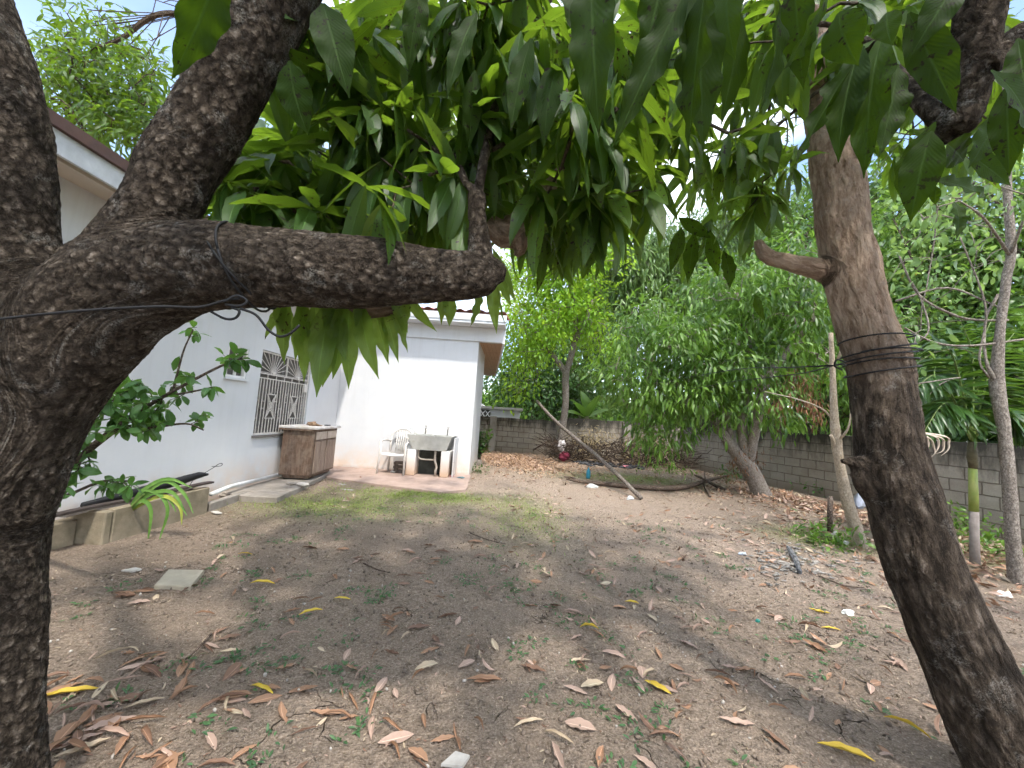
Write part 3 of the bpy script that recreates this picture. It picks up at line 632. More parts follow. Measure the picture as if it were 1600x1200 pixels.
for k in range(25):
    a = PI*k/24; x = -.24*math.cos(a)*(1.0); z = .60+.29*min(1, math.sin(a)**.55); pts.append(cp(x if 0 < k < 24 else x, .20+.10*(z-.4)/.5, z))
pts = [cp(-.225, .19, .40)]+pts+[cp(.225, .19, .40)]; m.tube(pts, .021, 8, flat=1.3)
for k in range(6):
    x = -.115+k*.046; m.tube([cp(x*.85, .19, .40), cp(x, .235, .60), cp(x*1.1, .285, .85)], .015, 6, flat=.45)
m.tube([cp(-.17, .285, .84), cp(0, .30, .855), cp(.17, .285, .84)], .022, 6, flat=.7); m.build('backrest', CH, chair, smooth=True)
for s in (-1, 1):
    m = MB(); pts, rr = smooth_path([cp(s*.235, .24, .62), cp(s*.275, .12, .645), cp(s*.285, -.05, .645), cp(s*.275, -.19, .63), cp(s*.265, -.22, .56)], [.022, .025, .025, .024, .02], 4); m.tube(pts, rr, 8, flat=.6); m.build('armrest', CH, chair, smooth=True)
    m = MB(); m.tube([cp(s*.262, -.21, .62), cp(s*.255, -.215, .42), cp(s*.275, -.25, .0)], [.024, .026, .021], 6); m.build('leg', CH, chair, smooth=True)
    m = MB(); m.tube([cp(s*.225, .19, .42), cp(s*.25, .26, .0)], [.024, .02], 6); m.build('leg', CH, chair, smooth=True)
m = MB(); q = cp(.06, .12, 0)
for i in range(3): m.box((q[0]-.14+i*.003, q[1]-.06, .036+i*.085), (q[0]+.13-i*.01, q[1]+.10, .036+i*.085+.05), bev=.01, rot=.05*i)
m.box((q[0]-.12, q[1]-.04, .08), (q[0]-.06, q[1]+.06, .255)); m.box((q[0]+.05, q[1]-.04, .08), (q[0]+.11, q[1]+.06, .255))
tag(m.build('old_engine_block', simple('rusty_dark', (.09, .07, .055), (.20, .17, .15), .8, 12, .6)), 'dark rusty stack of metal parts stored under the plastic chair', 'scrap')
# ================================================================== wash tub
TUB = simple('tub_concrete', (.46, .46, .43), (.36, .36, .33), .85, 7, .35); PED = NT('tub_pedestal'); _z = PED.sep(PED.pos())[2]; PEDM = PED.done(PED.pbr(PED.mix(PED.mapr(_z, .1, .5), (.48, .34, .24), (.72, .71, .70)), .8))
TY = 7.86; l0 = PY(636, 682, TY); r0 = PY(706, 686, TY); txl, txr = l0[0], r0[0]; tz1 = .845; tz0 = .55
tub = thing('wash_tub', ((txl+txr)/2, TY, .035), 'double concrete wash tub on two stubby piers against the white wall', 'wash tub')
m = MB(); TB = FY-.06; e = .035
def ringz(i, z, ins): s = .11*(1-i); return [(txl+s+ins, TY+s*.5+ins, z), (txr-s-ins, TY+s*.5+ins, z), (txr-s-ins, TB-ins, z), (txl+s+ins, TB-ins, z)]
V = ringz(0, tz0, 0)+ringz(1, tz1, 0)+ringz(1, tz1, e)+ringz(.15, tz0+.05, e)
F = [(3, 2, 1, 0)]+[(k, (k+1) % 4, 4+(k+1) % 4, 4+k) for k in range(4)]+[(4+k, 4+(k+1) % 4, 8+(k+1) % 4, 8+k) for k in range(4)]+[(8+k, 8+(k+1) % 4, 12+(k+1) % 4, 12+k) for k in range(4)]+[(12, 13, 14, 15)]
m.add(V, F); cx_ = (txl+txr)/2; m.box((cx_-.02, TY+.04, tz0+.06), (cx_+.02, TB-.04, tz1-.01)); m.build('basin', TUB, tub)
m = MB(); m.box((txl+.02, FY-.058, tz1-.02), (txr+.03, FY-.01, tz1+.10), bev=.01); m.build('splashback', WHITE, tub)
for a, b in ((txl+.01, txl+.19), (txr-.20, txr-.03)): m = MB(); m.box((a, TY+.05, .036), (b, TB, tz0-.002), bev=.012); m.build('pier', PEDM, tub)
m = MB(); m.box((txl+.195, TB-.2, .036), (txr-.205, TB-.17, tz0-.002)); m.build('back_panel', simple('damp_green_wall', (.07, .075, .065), (.04, .042, .036), .9), tub)  # grey wall darkened: shade of the recess put into its colour
PV = simple('old_pvc', (.45, .40, .34), (.3, .25, .2), .5); m = MB(); px_ = cx_+.12
m.tube([(px_, TY+.12, tz0), (px_, TY+.12, .36), (px_+.03, TY+.12, .27), (px_+.05, TY+.12, .22), (px_+.03, TY+.12, .16), (px_+.03, TY+.12, .036)], .024, 10); m.tube(smooth_path([(cx_-.22, TY+.14, tz0), (cx_-.22, TY+.14, .42), (cx_-.16, TY+.14, .36), (px_, TY+.14, .36)], [.015]*4, 4)[0], .016, 8); m.build('drain_pipe', PV, tub, smooth=True)
for fx in (.27, .80): 
    x = txl+(txr-txl)*fx; m = MB(); m.tube([(x, FY-.06, tz1-.03), (x, FY-.06, tz1+.16)], .011, 8); m.tube([(x, FY-.06, tz1+.13), (x, FY-.14, tz1+.12), (x, FY-.15, tz1+.09)], .010, 8); m.tube([(x-.03, FY-.06, tz1+.165), (x+.03, FY-.06, tz1+.165)], .007, 6)
    m.build('tap', simple('tap_metal', (.40, .38, .35), (.2, .18, .16), .4, metal=.6), tub, smooth=True)
m = MB(); m.box((txr+.035, TY+.1, .036), (txr+.06, FY-.01, tz1-.03)); m.build('side_slab', WALL, tub)
# little litter near the apron
def scrap(px, py, r, mat, label, name='paper_scrap', hgt=.02, z=None, cat='litter', asp=.5):
    q = G(px, py); zz_ = gz(q[0], q[1]) if z is None else z
    m = MB(); m.blob((q[0], q[1], zz_+hgt*.5), (r, r*asp, hgt), random.random()*9, 2, .35, 2.2); return tag(m.build(name, mat, smooth=False), label, cat)
scrap(590, 756, .055, WHITE, 'crumpled white plate on soil in front of the chair', hgt=.015); scrap(543, 765, .10, simple('dirty_card', (.5, .47, .44), None, .8), 'flat whitish strip of card on the grass before the apron', hgt=.008, asp=.3)
scrap(535, 757, .07, simple('dirty_card2', (.45, .42, .39), None, .8), 'greyish flat scrap on soil near the apron edge', hgt=.008)
scrap(705, 748, .05, simple('pink_cloth', (.55, .25, .25), None, .8), 'small faded pink rag at the foot of the tub', 'rag', z=.04); scrap(720, 750, .07, simple('teal_cloth', (.14, .22, .24), None, .8), 'dark teal rag on the apron corner beside the house', 'rag', z=.04)
scrap(613, 741, .05, WHITE, 'white crumpled wrapper beneath the plastic chair', z=.04); scrap(563, 749, .02, RUB[2], 'small reddish chip on the apron edge', z=.03)
scrap(984, 780, .06, simple('tin_white', (.62, .63, .62), (.35, .36, .36), .4), 'dented whitish tin lying by the foot of the leaning pole', 'tin_can', .045, cat='can')
scrap(925, 762, .12, simple('white_plastic_bag', (.6, .6, .58), (.4, .4, .38), .6), 'dirty white plastic bag beside the long fallen branch', 'plastic_bag', .05, cat='bag')
# blue bottle standing
q = G(919, 748); m = MB(); m.lathe((q[0], q[1], 0), [(.001, 0), (.045, .002), (.05, .03), (.05, .17), (.035, .21), (.018, .235), (.018, .265), (.001, .267)], 14); tag(m.build('bottle', simple('blue_plastic', (.03, .25, .34), None, .35, spec=.5), smooth=True), 'blue plastic bottle standing behind the fallen branch', 'bottle')
scrap(979, 731, .13, simple('red_plastic', (.55, .03, .07), (.6, .5, .5), .5), 'crushed red and white carton on soil before the brush pile', 'carton', .05, cat='litter')
q = G(876, 722); m = MB(); m.blob((q[0], q[1], .52), (.12, .10, .17), 2, 3, .3, 2); sack = m.build('cloth_bundle', simple('white_cloth', (.66, .64, .63), (.5, .46, .46), .8)); tag(sack, 'white and maroon cloth bundle perched on the brush pile', 'cloth')
m = MB(); m.blob((q[0]+.10, q[1]-.1, .20), (.17, .12, .14), 5, 3, .35, 2); m.build('maroon_cloth', simple('maroon', (.16, .02, .04), (.10, .015, .03), .9), sack)
# ================================================================== boundary wall
def mat_block():
    t = NT('block_wall'); uv = t.attr('rv', 'Vector'); s = t.sep(uv)
    br = t.n('ShaderNodeTexBrick', offset=.5); t.set(br, 'Vector', uv); t.set(br, 'Scale', 1.0); br.inputs['Brick Width'].default_value = .41; br.inputs['Row Height'].default_value = .2; br.inputs['Mortar Size'].default_value = .011; br.inputs['Mortar Smooth'].default_value = .3
    br.inputs['Color1'].default_value = (.42, .375, .31, 1); br.inputs['Color2'].default_value = (.34, .30, .25, 1); br.inputs['Mortar'].default_value = (.15, .125, .10, 1)
    wb = t.n('ShaderNodeVectorMath', operation='MULTIPLY_ADD'); nn = t.n('ShaderNodeTexNoise'); t.set(nn, 'Vector', uv); t.set(nn, 'Scale', 6.0); t.set(wb, '0', nn.outputs['Color']); wb.inputs[1].default_value = (.02, .02, 0); t.set(wb, '2', uv); t.set(br, 'Vector', wb.outputs[0])
    n = t.noise(uv, 3, 7, .7); c = t.mix(t.mapr(n, .35, .65, 0, .5), br.outputs[0], (.20, .16, .125))
    n2 = t.noise(t.vscale(uv, (1.3, .35, 1)), 3, 6, .7)
    top = t.mapr(t.math('ADD', s[1], t.math('MULTIPLY', n2, 1.7)), 1.72, 2.2); c = t.mix(t.math('MULTIPLY', top, .95), c, (.045, .043, .035))
    bot = t.mapr(t.math('ADD', s[1], t.math('MULTIPLY', n, .5)), .30, .5, 1, 0); c = t.mix(t.math('MULTIPLY', bot, .5), c, (.22, .16, .11))
    f = t.noise(uv, 45, 6, .7); h = t.math('ADD', t.math('MULTIPLY', br.outputs['Fac'], -1.0), t.math('MULTIPLY', f, .5))
    return t.done(t.pbr(t.mix(t.mapr(f, .3, .7, .3, 0), c, (.1, .085, .07)), .95, t.bump(h, .8, .012), .1))
BLOCK = mat_block()
WP = [(-9, 15.9), (-1.3, 15.3), (1.9, 14.85), (6.15, 14.2), (6.6, 11.6), (7.15, 9.2), (7.5, 6.6), (7.85, 4.0), (8.2, .5), (8.4, -3)]
bw = thing('block_wall', (3, 14, 0), 'low grey concrete block boundary wall with mouldy top running round the back of the yard', 'wall')
S_ = 0.0
for i in range(len(WP)-1):
    a = np.array([*WP[i], 0.]); b = np.array([*WP[i+1], 0.]); L = np.linalg.norm(b-a); d = (b-a)/L; nrm_ = np.array([-d[1], d[0], 0])*.075; m = MB(); k_ = max(2, int(L/.3)); V = []; R_ = []; F = []
    for k in range(k_+1):
        q = a+d*L*k/k_; zt = 1.40+.06*(i == 2)-.10*(i < 2)+.015*math.sin(k*1.7+i)+random.uniform(-.006, .006)
        if k == 0 and i: pass
        for (z, sg) in ((-.1, -1), (zt, -1), (zt, 1), (-.1, 1)): V.append(q+nrm_*sg*(-1)*-1+np.array([0, 0, z])); R_.append((S_+L*k/k_, z, 0 if z < 1 else sg*.0))
    for k in range(k_):
        for j in range(3): F.append((k*4+j, k*4+j+1, (k+1)*4+j+1, (k+1)*4+j))
    F += [(0, 3, 2, 1), tuple(k_*4+j for j in (0, 1, 2, 3))]
    m.add(V, F, R_, [0]*len(V)); m.build('wall_panel', BLOCK, bw); S_ += L
MOULD = simple('pillar_concrete', (.24, .215, .18), (.30, .27, .235), .95, 4, .6)
for (x, y) in [(-.62, 15.05), (1.9, 14.68), (4.3, 14.32), (6.1, 14.1)]:
    m = MB(); m.box((x-.13, y-.09, -.1), (x+.13, y+.1, 1.33 if y > 10 else 1.37), bev=.015); m.build('pillar', MOULD, bw)
# neighbour's low building and boundary beyond
nb_ = thing('outbuilding', (-1.2, 17.8, 0), 'low pale grey outbuilding with pierced block openings beyond the wall', 'building')
za = PY(740, 634, 17.8)[2]; a = PY(741, 655, 17.8); b = PY(812, 655, 17.8)
m = MB(); m.box((a[0]-3, 17.8, 0), (b[0], 19.8, za-.09)); m.build('wall', simple('grey_render', (.42, .42, .41), (.33, .33, .32), .9, 2), nb_)
m = MB(); m.box((a[0]-3.2, 17.65, za-.085), (b[0]+.12, 19.9, za+.02)); m.build('roof', simple('grey_slab', (.30, .29, .27), (.2, .19, .17), .9, 2), nb_)
m = MB(); m.box((a[0]-.4, 17.77, za-.5), (a[0]+.7, 17.795, za-.15)); br = m.build('opening', DARKI, nb_)
m = MB()
for k in range(5):
    x0 = a[0]-.4+k*.22
    m.tube([(x0, 17.75, za-.48), (x0+.22, 17.75, za-.17)], .016, 4); m.tube([(x0+.22, 17.75, za-.48), (x0, 17.75, za-.17)], .016, 4)
m.build('breeze_block', WHITE, br)
m = MB(); q = PY(740, 610, 30); m.add([(q[0]-9, 30, za), (q[0]+1.6, 30, za), (q[0]-2, 30, za+1.9), (q[0]-9, 36, za), (q[0]+1.6, 36, za), (q[0]-2, 36, za+1.9), (q[0]-9, 30, 0), (q[0]+1.6, 30, 0), (q[0]+1.6, 36, 0), (q[0]-9, 36, 0)], [(0, 1, 2), (5, 4, 3), (1, 4, 5, 2), (0, 2, 5, 3), (6, 7, 1, 0), (7, 8, 4, 1), (8, 9, 3, 4), (9, 6, 0, 3)])
tag(m.build('far_house', simple('pale_grey_roof', (.45, .44, .42), None, .8)), 'pale grey gabled house far beyond the outbuilding', 'house')
# ================================================================== leaning pole, branches
POLE = mat_bark('pole_wood', (.07, .055, .045), (.24, .20, .17), (.42, .38, .34), (.45, .43, .40), 1.6, .0, .5)
pb = G(1001, 781); pt = PY(838, 626, 13.6); d_ = (pt-pb); m = MB(); pts = [pb+d_*t+np.array([.05*math.sin(t*7)*.6, 0, .04*math.sin(t*5+1)]) for t in np.linspace(0, 1, 14)]; m.tube(pts, list(np.linspace(.042, .052, 14)), 8, jit=.08)
tag(m.build('wooden_pole', POLE, smooth=True), 'long bare wooden pole propped diagonally with its foot on the soil', 'pole')
DEAD = mat_bark('dead_wood', (.05, .035, .028), (.17, .125, .095), (.32, .26, .21), (.40, .37, .33), 1.6, .0, .4)
def stick(label, rows, name='fallen_branch', mat=None, jit=.06, n=7, cat='branch', grp=None):
    m = MB(); pts, rr = smooth_path([r[0] for r in rows], [r[1] for r in rows], 5); m.tube(pts, rr, n, jit=jit); return m, (mat or DEAD), name, label, cat, grp
def fin(s, extra=()):
    m, mt, nm, lb, ct, gr = s
    for pts, rr in extra: p_, r_ = smooth_path(pts, rr, 4); m.tube(p_, r_, 6, jit=.06)
    return tag(m.build(nm, mt, smooth=True), lb, ct, gr)
def gp(x, y, z): q = G(x, y, z); return q
fin(stick('long curved bare branch lying across the soil behind the pole foot', [(gp(885, 748, .10), .02), (gp(905, 752, .06), .035), (gp(945, 756, .06), .045), (gp(1000, 761, .06), .05), (gp(1060, 762, .07), .055), (gp(1105, 751, .12), .045), (gp(1135, 743, .18), .03)]), [([gp(905, 752, .06), gp(893, 746, .12), gp(882, 745, .2)], [.025, .02, .012]), ([gp(1098, 753, .1), gp(1104, 765, .05), gp(1110, 775, .03)], [.03, .03, .025])])
fin(stick('forked pale dead branch lying beside the multi stemmed tree', [(gp(1085, 742, .25), .02), (gp(1102, 750, .15), .03), (gp(1120, 760, .06), .035), (gp(1135, 765, .04), .03)]), [([gp(1102, 750, .15), gp(1100, 735, .3)], [.02, .01])])
fin(stick('dark straight stick leaning on the block wall above the orange leaves', [(gp(827, 707, .02), .03), (PY(845, 696, 14.3), .03), (PY(862, 686, 14.5), .028)]), [([PY(862, 686, 14.5), PY(857, 678, 14.6)], [.02, .015])])
fin(stick('thin bare stick standing crosswise over the brush pile', [(PY(1018, 685, 13), .02), (PY(1035, 705, 12.6), .02), (PY(1046, 722, 12.2), .018)]))
fin(stick('short dry twig on soil at right foreground', [(gp(1280, 900, .02), .006), (gp(1320, 915, .02), .007), (gp(1350, 918, .02), .004)], 'fallen_twig', cat='twig'))
for i, (x, y, x2, y2, lb) in enumerate([(735, 833, 790, 850, 'thin grey twig on the soil left of centre, pointing at the yellow leaves'), (568, 880, 610, 895, 'pinkish stick among curled leaves in the middle foreground'), (330, 990, 290, 1030, 'brown stick beside a heap of curled leaves at left foreground'), (475, 760, 505, 750, 'pale twig at the front edge of the concrete slab')]):
    fin(stick(lb, [(gp(x, y, .012), .006), (gp((x+x2)/2, (y+y2)/2+2, .02), .006), (gp(x2, y2, .012), .004)], 'fallen_twig', cat='twig'))
# posts
q = G(1297, 832); m = MB(); m.tube([q, q+np.array([0, 0, .28]), q+np.array([.01, 0, .50])], [.035, .033, .03], 8, jit=.08); tag(m.build('stump_post', DEAD, smooth=True), 'short weathered wooden stake beside the pale bare sapling', 'post')
# ================================================================== tree materials
BARK_L = mat_bark('mango_bark', (.026, .020, .015), (.105, .083, .064), (.31, .262, .215), (.38, .37, .34), 1.0, .010, .6, iso=True)
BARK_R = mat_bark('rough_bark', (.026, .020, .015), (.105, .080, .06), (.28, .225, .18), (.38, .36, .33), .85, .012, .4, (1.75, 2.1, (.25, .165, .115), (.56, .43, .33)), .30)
TWIG = mat_bark('twig_bark', (.035, .028, .022), (.12, .095, .07), (.22, .18, .14), (.3, .28, .25), 2.0, 0, .4)
PALEB = mat_bark('pale_bark', (.12, .10, .085), (.30, .26, .22), (.44, .40, .35), (.50, .47, .42), 1.6, 0, .5)
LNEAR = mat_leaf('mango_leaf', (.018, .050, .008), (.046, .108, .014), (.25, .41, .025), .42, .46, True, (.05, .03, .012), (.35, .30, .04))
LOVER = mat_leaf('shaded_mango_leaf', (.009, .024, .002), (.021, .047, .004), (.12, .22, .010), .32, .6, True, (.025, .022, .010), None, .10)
LHANG = mat_leaf('sunlit_mango_leaf', (.055, .125, .018), (.12, .22, .03), (.40, .55, .08), .45, .4, True, (.08, .05, .02))  # brighter, yellower mango leaf: sunlight on the hanging cluster put into the colour
LBRIGHT = mat_leaf('yellow_green_leaf', (.09, .22, .012), (.21, .38, .02), (.50, .72, .06), .45, .5, False, None, (.45, .40, .04))
LWEEP = mat_leaf('greyish_weeping_leaf', (.045, .10, .022), (.155, .25, .07), (.28, .42, .10), .3, .42, False)
LMID = mat_leaf('mid_green_leaf', (.028, .075, .010), (.13, .235, .032), (.24, .44, .05), .34, .42, False)
LDARK = mat_leaf('dark_green_leaf', (.022, .065, .015), (.055, .13, .03), (.16, .28, .035), .32, .42, False)
LPALE = mat_leaf('pale_broad_leaf', (.04, .10, .025), (.17, .28, .085), (.36, .54, .12), .4, .35, False, None, (.42, .36, .06))
LSHRUB = mat_leaf('shrub_leaf', (.022, .075, .018), (.055, .14, .03), (.20, .42, .05), .35, .4, True)
LDEAD = mat_leaf('dead_leaf', (.10, .045, .02), (.24, .12, .06), (.3, .15, .06), .2, .7, False)
LPALM = mat_leaf('palm_leaf', (.018, .052, .012), (.045, .11, .02), (.16, .30, .03), .3, .35, False)
def proj(p):
    q = RC.T @ (np.asarray(p)-CP).T; return 800+FPX*q[0]/-q[2], 600-FPX*q[1]/-q[2], -q[2]
def reg(ells, d0, d1, n):
    """points in a patch of crown measured as ellipses at a range of distances"""
    wts = np.array([e[2]*e[3] for e in ells], float); wts /= wts.sum(); out = []
    for _ in range(n):
        e = ells[rng.choice(len(ells), p=wts)]; a = rng.random()*2*PI; r = math.sqrt(rng.random()); d = rng.uniform(d0, d1) if len(e) < 5 else rng.uniform(e[4], e[5])
        out.append(P(e[0]+e[2]*r*math.cos(a), e[1]+e[3]*r*math.sin(a), d))
    return np.array(out)
def wire_loops(label, rings, extra=(), r=.0035):
    m = MB()
    for c, ax_, R in rings:
        a = np.array(ax_, float); a /= np.linalg.norm(a); b = np.cross(a, [0, 0, 1.0]) if abs(a[2]) < .9 else np.cross(a, [0, 1.0, 0]); b /= np.linalg.norm(b); c2 = np.cross(a, b)
        m.tube([c+(b*math.cos(t)+c2*math.sin(t))*R*(1+.012*math.sin(5*t+R*90))+a*.006*math.sin(2*t) for t in np.linspace(0, 2*PI, 40)], r, 5)
    for pts in extra: m.tube(smooth_path(pts, [r]*len(pts), 5)[0], r, 5)
    return tag(m.build('wire', BLK, smooth=True), label, 'wire')

# ================================================================== big mango tree at left
base = G(-30, 1325); lt = thing('mango_tree', base, 'massive rough barked mango tree filling the left edge with a sawn horizontal limb', 'tree')
dn = 1.10
trunk = pxpath([(-52, 1345, dn, 140), (-42, 1240, dn, 124), (-30, 1120, dn, 112), (-24, 1000, dn, 110), (-26, 880, dn, 114), (-14, 770, dn, 116), (18, 660, dn, 124), (52, 560, dn, 132), (70, 490, dn, 120)])
limbL = pxpath([(45, 560, dn, 125), (34, 480, dn, 108), (12, 400, dn, 96), (4, 300, dn, 98), (-6, 180, dn, 90), (-30, 40, dn, 74), (-75, -120, dn, 60), (-130, -330, 1.15, 52), (-220, -620, 1.3, 40)])
limbD = pxpath([(70, 580, dn, 110), (130, 505, dn, 98), (192, 425, dn, 82), (245, 340, dn, 74), (280, 262, dn, 71), (330, 180, dn, 72), (378, 90, dn, 73), (430, 0, dn, 74), (480, -110, dn, 66), (560, -290, 1.15, 58), (700, -520, 1.35, 40)])
limbH = pxpath([(110, 520, dn, 100), (180, 455, dn, 95), (250, 430, dn, 82), (320, 418, 1.1, 74), (400, 418, 1.11, 66), (500, 423, 1.13, 60), (600, 427, 1.15, 53), (690, 431, 1.17, 41), (745, 430, 1.18, 37), (775, 428, 1.18, 27), (790, 432, 1.18, 14)])
web = pxpath([(0, 800, dn, 92), (35, 690, dn, 96), (88, 590, dn, 92), (155, 520, dn, 80), (240, 468, dn, 60), (330, 436, 1.1, 50)])
fused_wood('trunk', [trunk, limbL, limbD, limbH, web], BARK_L, lt, .0065, 7, 22)
spr = [pxpath(r, 5) for r in (
    [(752, 430, 1.18, 26), (750, 385, 1.18, 19), (746, 340, 1.18, 15), (745, 305, 1.19, 15), (748, 296, 1.19, 9), (756, 250, 1.2, 8), (768, 200, 1.24, 8), (778, 150, 1.3, 7), (800, 90, 1.38, 5.5), (830, 40, 1.45, 4.5), (860, 0, 1.5, 4)],
    [(746, 300, 1.19, 9), (728, 285, 1.2, 6), (712, 250, 1.24, 6), (690, 238, 1.3, 5.5), (650, 236, 1.4, 5), (610, 245, 1.55, 4)],
    [(764, 235, 1.21, 5), (790, 225, 1.25, 4.5), (825, 215, 1.32, 4), (850, 195, 1.4, 3.5)],
    [(776, 160, 1.28, 5), (770, 110, 1.32, 4.5), (760, 60, 1.4, 4), (765, 0, 1.5, 4), (775, -80, 1.6, 4)])]
m = MB(); [m.tube(p_, r_, 10, jit=.05) for p_, r_ in spr]; m.build('branch', BARK_L, lt, smooth=True)
st = pxpath([(900, 250, 2.0, 14), (850, 310, 1.7, 20), (812, 352, 1.5, 24), (790, 366, 1.42, 24), (765, 352, 1.42, 18)]); st2 = pxpath([(800, 360, 1.45, 18), (812, 385, 1.44, 14), (806, 400, 1.44, 5)]); st3 = pxpath([(500, 462, 1.5, 10), (545, 476, 1.45, 15), (590, 482, 1.42, 16), (640, 476, 1.45, 9)])
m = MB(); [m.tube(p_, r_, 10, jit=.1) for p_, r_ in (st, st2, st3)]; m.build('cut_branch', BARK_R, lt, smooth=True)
nodes = []
for pts, rr in (limbL, limbD): nodes += [(p, r) for p, r in zip(pts[-14:], rr[-14:])]
for pts, rr in spr: nodes += [(p, r) for p, r in zip(pts[6:], rr[6:])]
nodes += [(p, r) for p, r in zip(st[0][:6], st[1][:6])]
vis = reg([(420, 240, 75, 70), (395, 300, 60, 40), (520, 250, 90, 90), (480, 90, 60, 80), (600, 130, 110, 120), (640, 270, 100, 85), (760, 120, 100, 120), (760, 290, 90, 60), (850, 230, 90, 110), (900, 320, 60, 40), (920, 130, 90, 110), (985, 240, 45, 60), (700, 20, 200, 50), (1000, 90, 60, 80)], 1.15, 3.0, 275)
vis2 = reg([(430, 330, 90, 30), (560, 340, 100, 35), (690, 340, 60, 40), (850, 340, 60, 40), (920, 340, 40, 40), (1010, 280, 30, 40)], 1.3, 2.2, 52)
far_ = reg([(600, 150, 260, 160), (850, 180, 180, 140), (480, 60, 120, 70)], 2.8, 5.8, 170)
over = []
while len(over) < 135:
    q = np.array([rng.uniform(-3.6, 2.8), rng.uniform(-2.5, 3.4), rng.uniform(2.5, 4.6)])
    x_, y_, z_ = proj(q)
    if z_ > .05 and -160 < x_ < 1760 and y_ > -170: continue
    if np.linalg.norm(q-CP) < .9: continue
    over.append(q)
att = np.concatenate([vis, vis2, far_, np.array(over)])
tb, en = grow(nodes, att, .003, .40, .14, .05, .22, .0095); m = MB(); add_tubes(m, tb); m.build('branching', TWIG, lt, smooth=True)
en = norm(en*.6+rng.normal(0, .4, en.shape)+np.array([0, 0, -.15]))
po, di, le = whorls(att, en, (9, 15), (.18, .30), (40, 115), .75, .12)
leaves_mesh('foliage', LNEAR, po, di, le, MANGO, None, rng.beta(1.6, 2.0, len(po))*.95+(rng.random(len(po)) > .994)*.1, lt)
def hand(name, rows, mat, parent, tp, dvar=0.0):
    po = []; di = []; le = []; wi = []; up = []
    for (x0, y0, x1, y1, wpx, d) in rows:
        a = P(x0, y0, d); b = P(x1, y1, d*random.uniform(.96, 1.05)); L = np.linalg.norm(b-a)*1.04; po.append(a); di.append(b-a+np.array([0, 0, L*.0])); le.append(L); wi.append((wpx/FPX*d/L)/.25*.98); v = CP-a; up.append(v/np.linalg.norm(v)+rng.normal(0, .35, 3))
    return leaves_mesh(name, mat, po, di, le, tp, rng.normal(0, .25, len(po)), rng.random(len(po))*.9, parent, np.array(up), wid=np.array(wi))
HANG = []
for (x0, y0, x1, y1, w_) in [(452, 478, 445, 566, 24), (470, 470, 475, 592, 30), (492, 478, 484, 563, 26), (520, 470, 496, 615, 40), (528, 490, 505, 600, 36), (545, 480, 545, 604, 30), (560, 478, 592, 590, 32), (582, 480, 607, 566, 26), (596, 478, 622, 563, 22), (615, 470, 637, 519, 22), (560, 500, 570, 560, 14), (445, 485, 415, 529, 14), (436, 480, 452, 530, 30), (510, 475, 540, 560, 34), (630, 470, 681, 516, 18), (700, 470, 702, 509, 22), (750, 455, 735, 509, 24), (765, 440, 776, 519, 20), (775, 430, 799, 478, 16), (780, 440, 789, 505, 14), (695, 440, 690, 505, 20), (770, 400, 805, 470, 18), (640, 470, 628, 520, 24), (478, 476, 462, 560, 26), (575, 470, 560, 530, 26), (535, 470, 520, 590, 34), (606, 474, 636, 548, 18)]: HANG.append((x0, y0-12, x1, y1, w_, 1.42))
hand('hanging_leaves', HANG, LHANG, lt, MANGO_HI)
m = MB(); q0 = P(545, 470, 1.45)
for (x0, y0, *_r) in HANG[::2]: a = P(x0, y0-12, 1.42); m.tube([P(760, 425, 1.2) if x0 > 690 else q0, a], .003, 4)
m.build('branching', TWIG, lt)
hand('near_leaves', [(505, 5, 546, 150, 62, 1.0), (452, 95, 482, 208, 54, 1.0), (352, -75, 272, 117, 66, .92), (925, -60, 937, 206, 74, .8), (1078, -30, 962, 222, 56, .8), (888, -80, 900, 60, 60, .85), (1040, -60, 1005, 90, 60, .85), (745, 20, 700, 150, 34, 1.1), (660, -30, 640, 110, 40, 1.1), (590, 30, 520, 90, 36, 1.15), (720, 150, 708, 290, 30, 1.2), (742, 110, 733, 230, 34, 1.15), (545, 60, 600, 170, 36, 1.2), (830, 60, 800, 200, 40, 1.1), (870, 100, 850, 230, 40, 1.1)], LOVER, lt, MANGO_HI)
ax_ = P(400, 418, 1.11)-P(380, 419, 1.11)
wire_loops('black wire tied round the horizontal limb with its loose end curling down', [(P(391, 418, 1.11), ax_+np.array([.02, 0, .012]), .124), (P(384, 419, 1.11), ax_+np.array([.0, 0, .02]), .126)],
           [[P(-40, 503, .92), P(60, 492, .93), P(150, 484, .93), P(250, 479, .945), P(310, 480, .965), P(350, 470, .98), P(375, 466, .99)], [P(330, 487, .98), P(352, 498, .98), P(368, 497, .98), P(374, 486, .98), P(362, 480, .98)], [P(375, 482, .98), P(400, 492, .99), P(420, 516, 1.0), P(438, 526, 1.0), P(455, 520, 1.0), P(468, 508, 1.0)], [P(350, 472, .975), P(370, 462, .985), P(386, 470, .985), P(375, 478, .98), P(352, 476, .975)]], .0034)

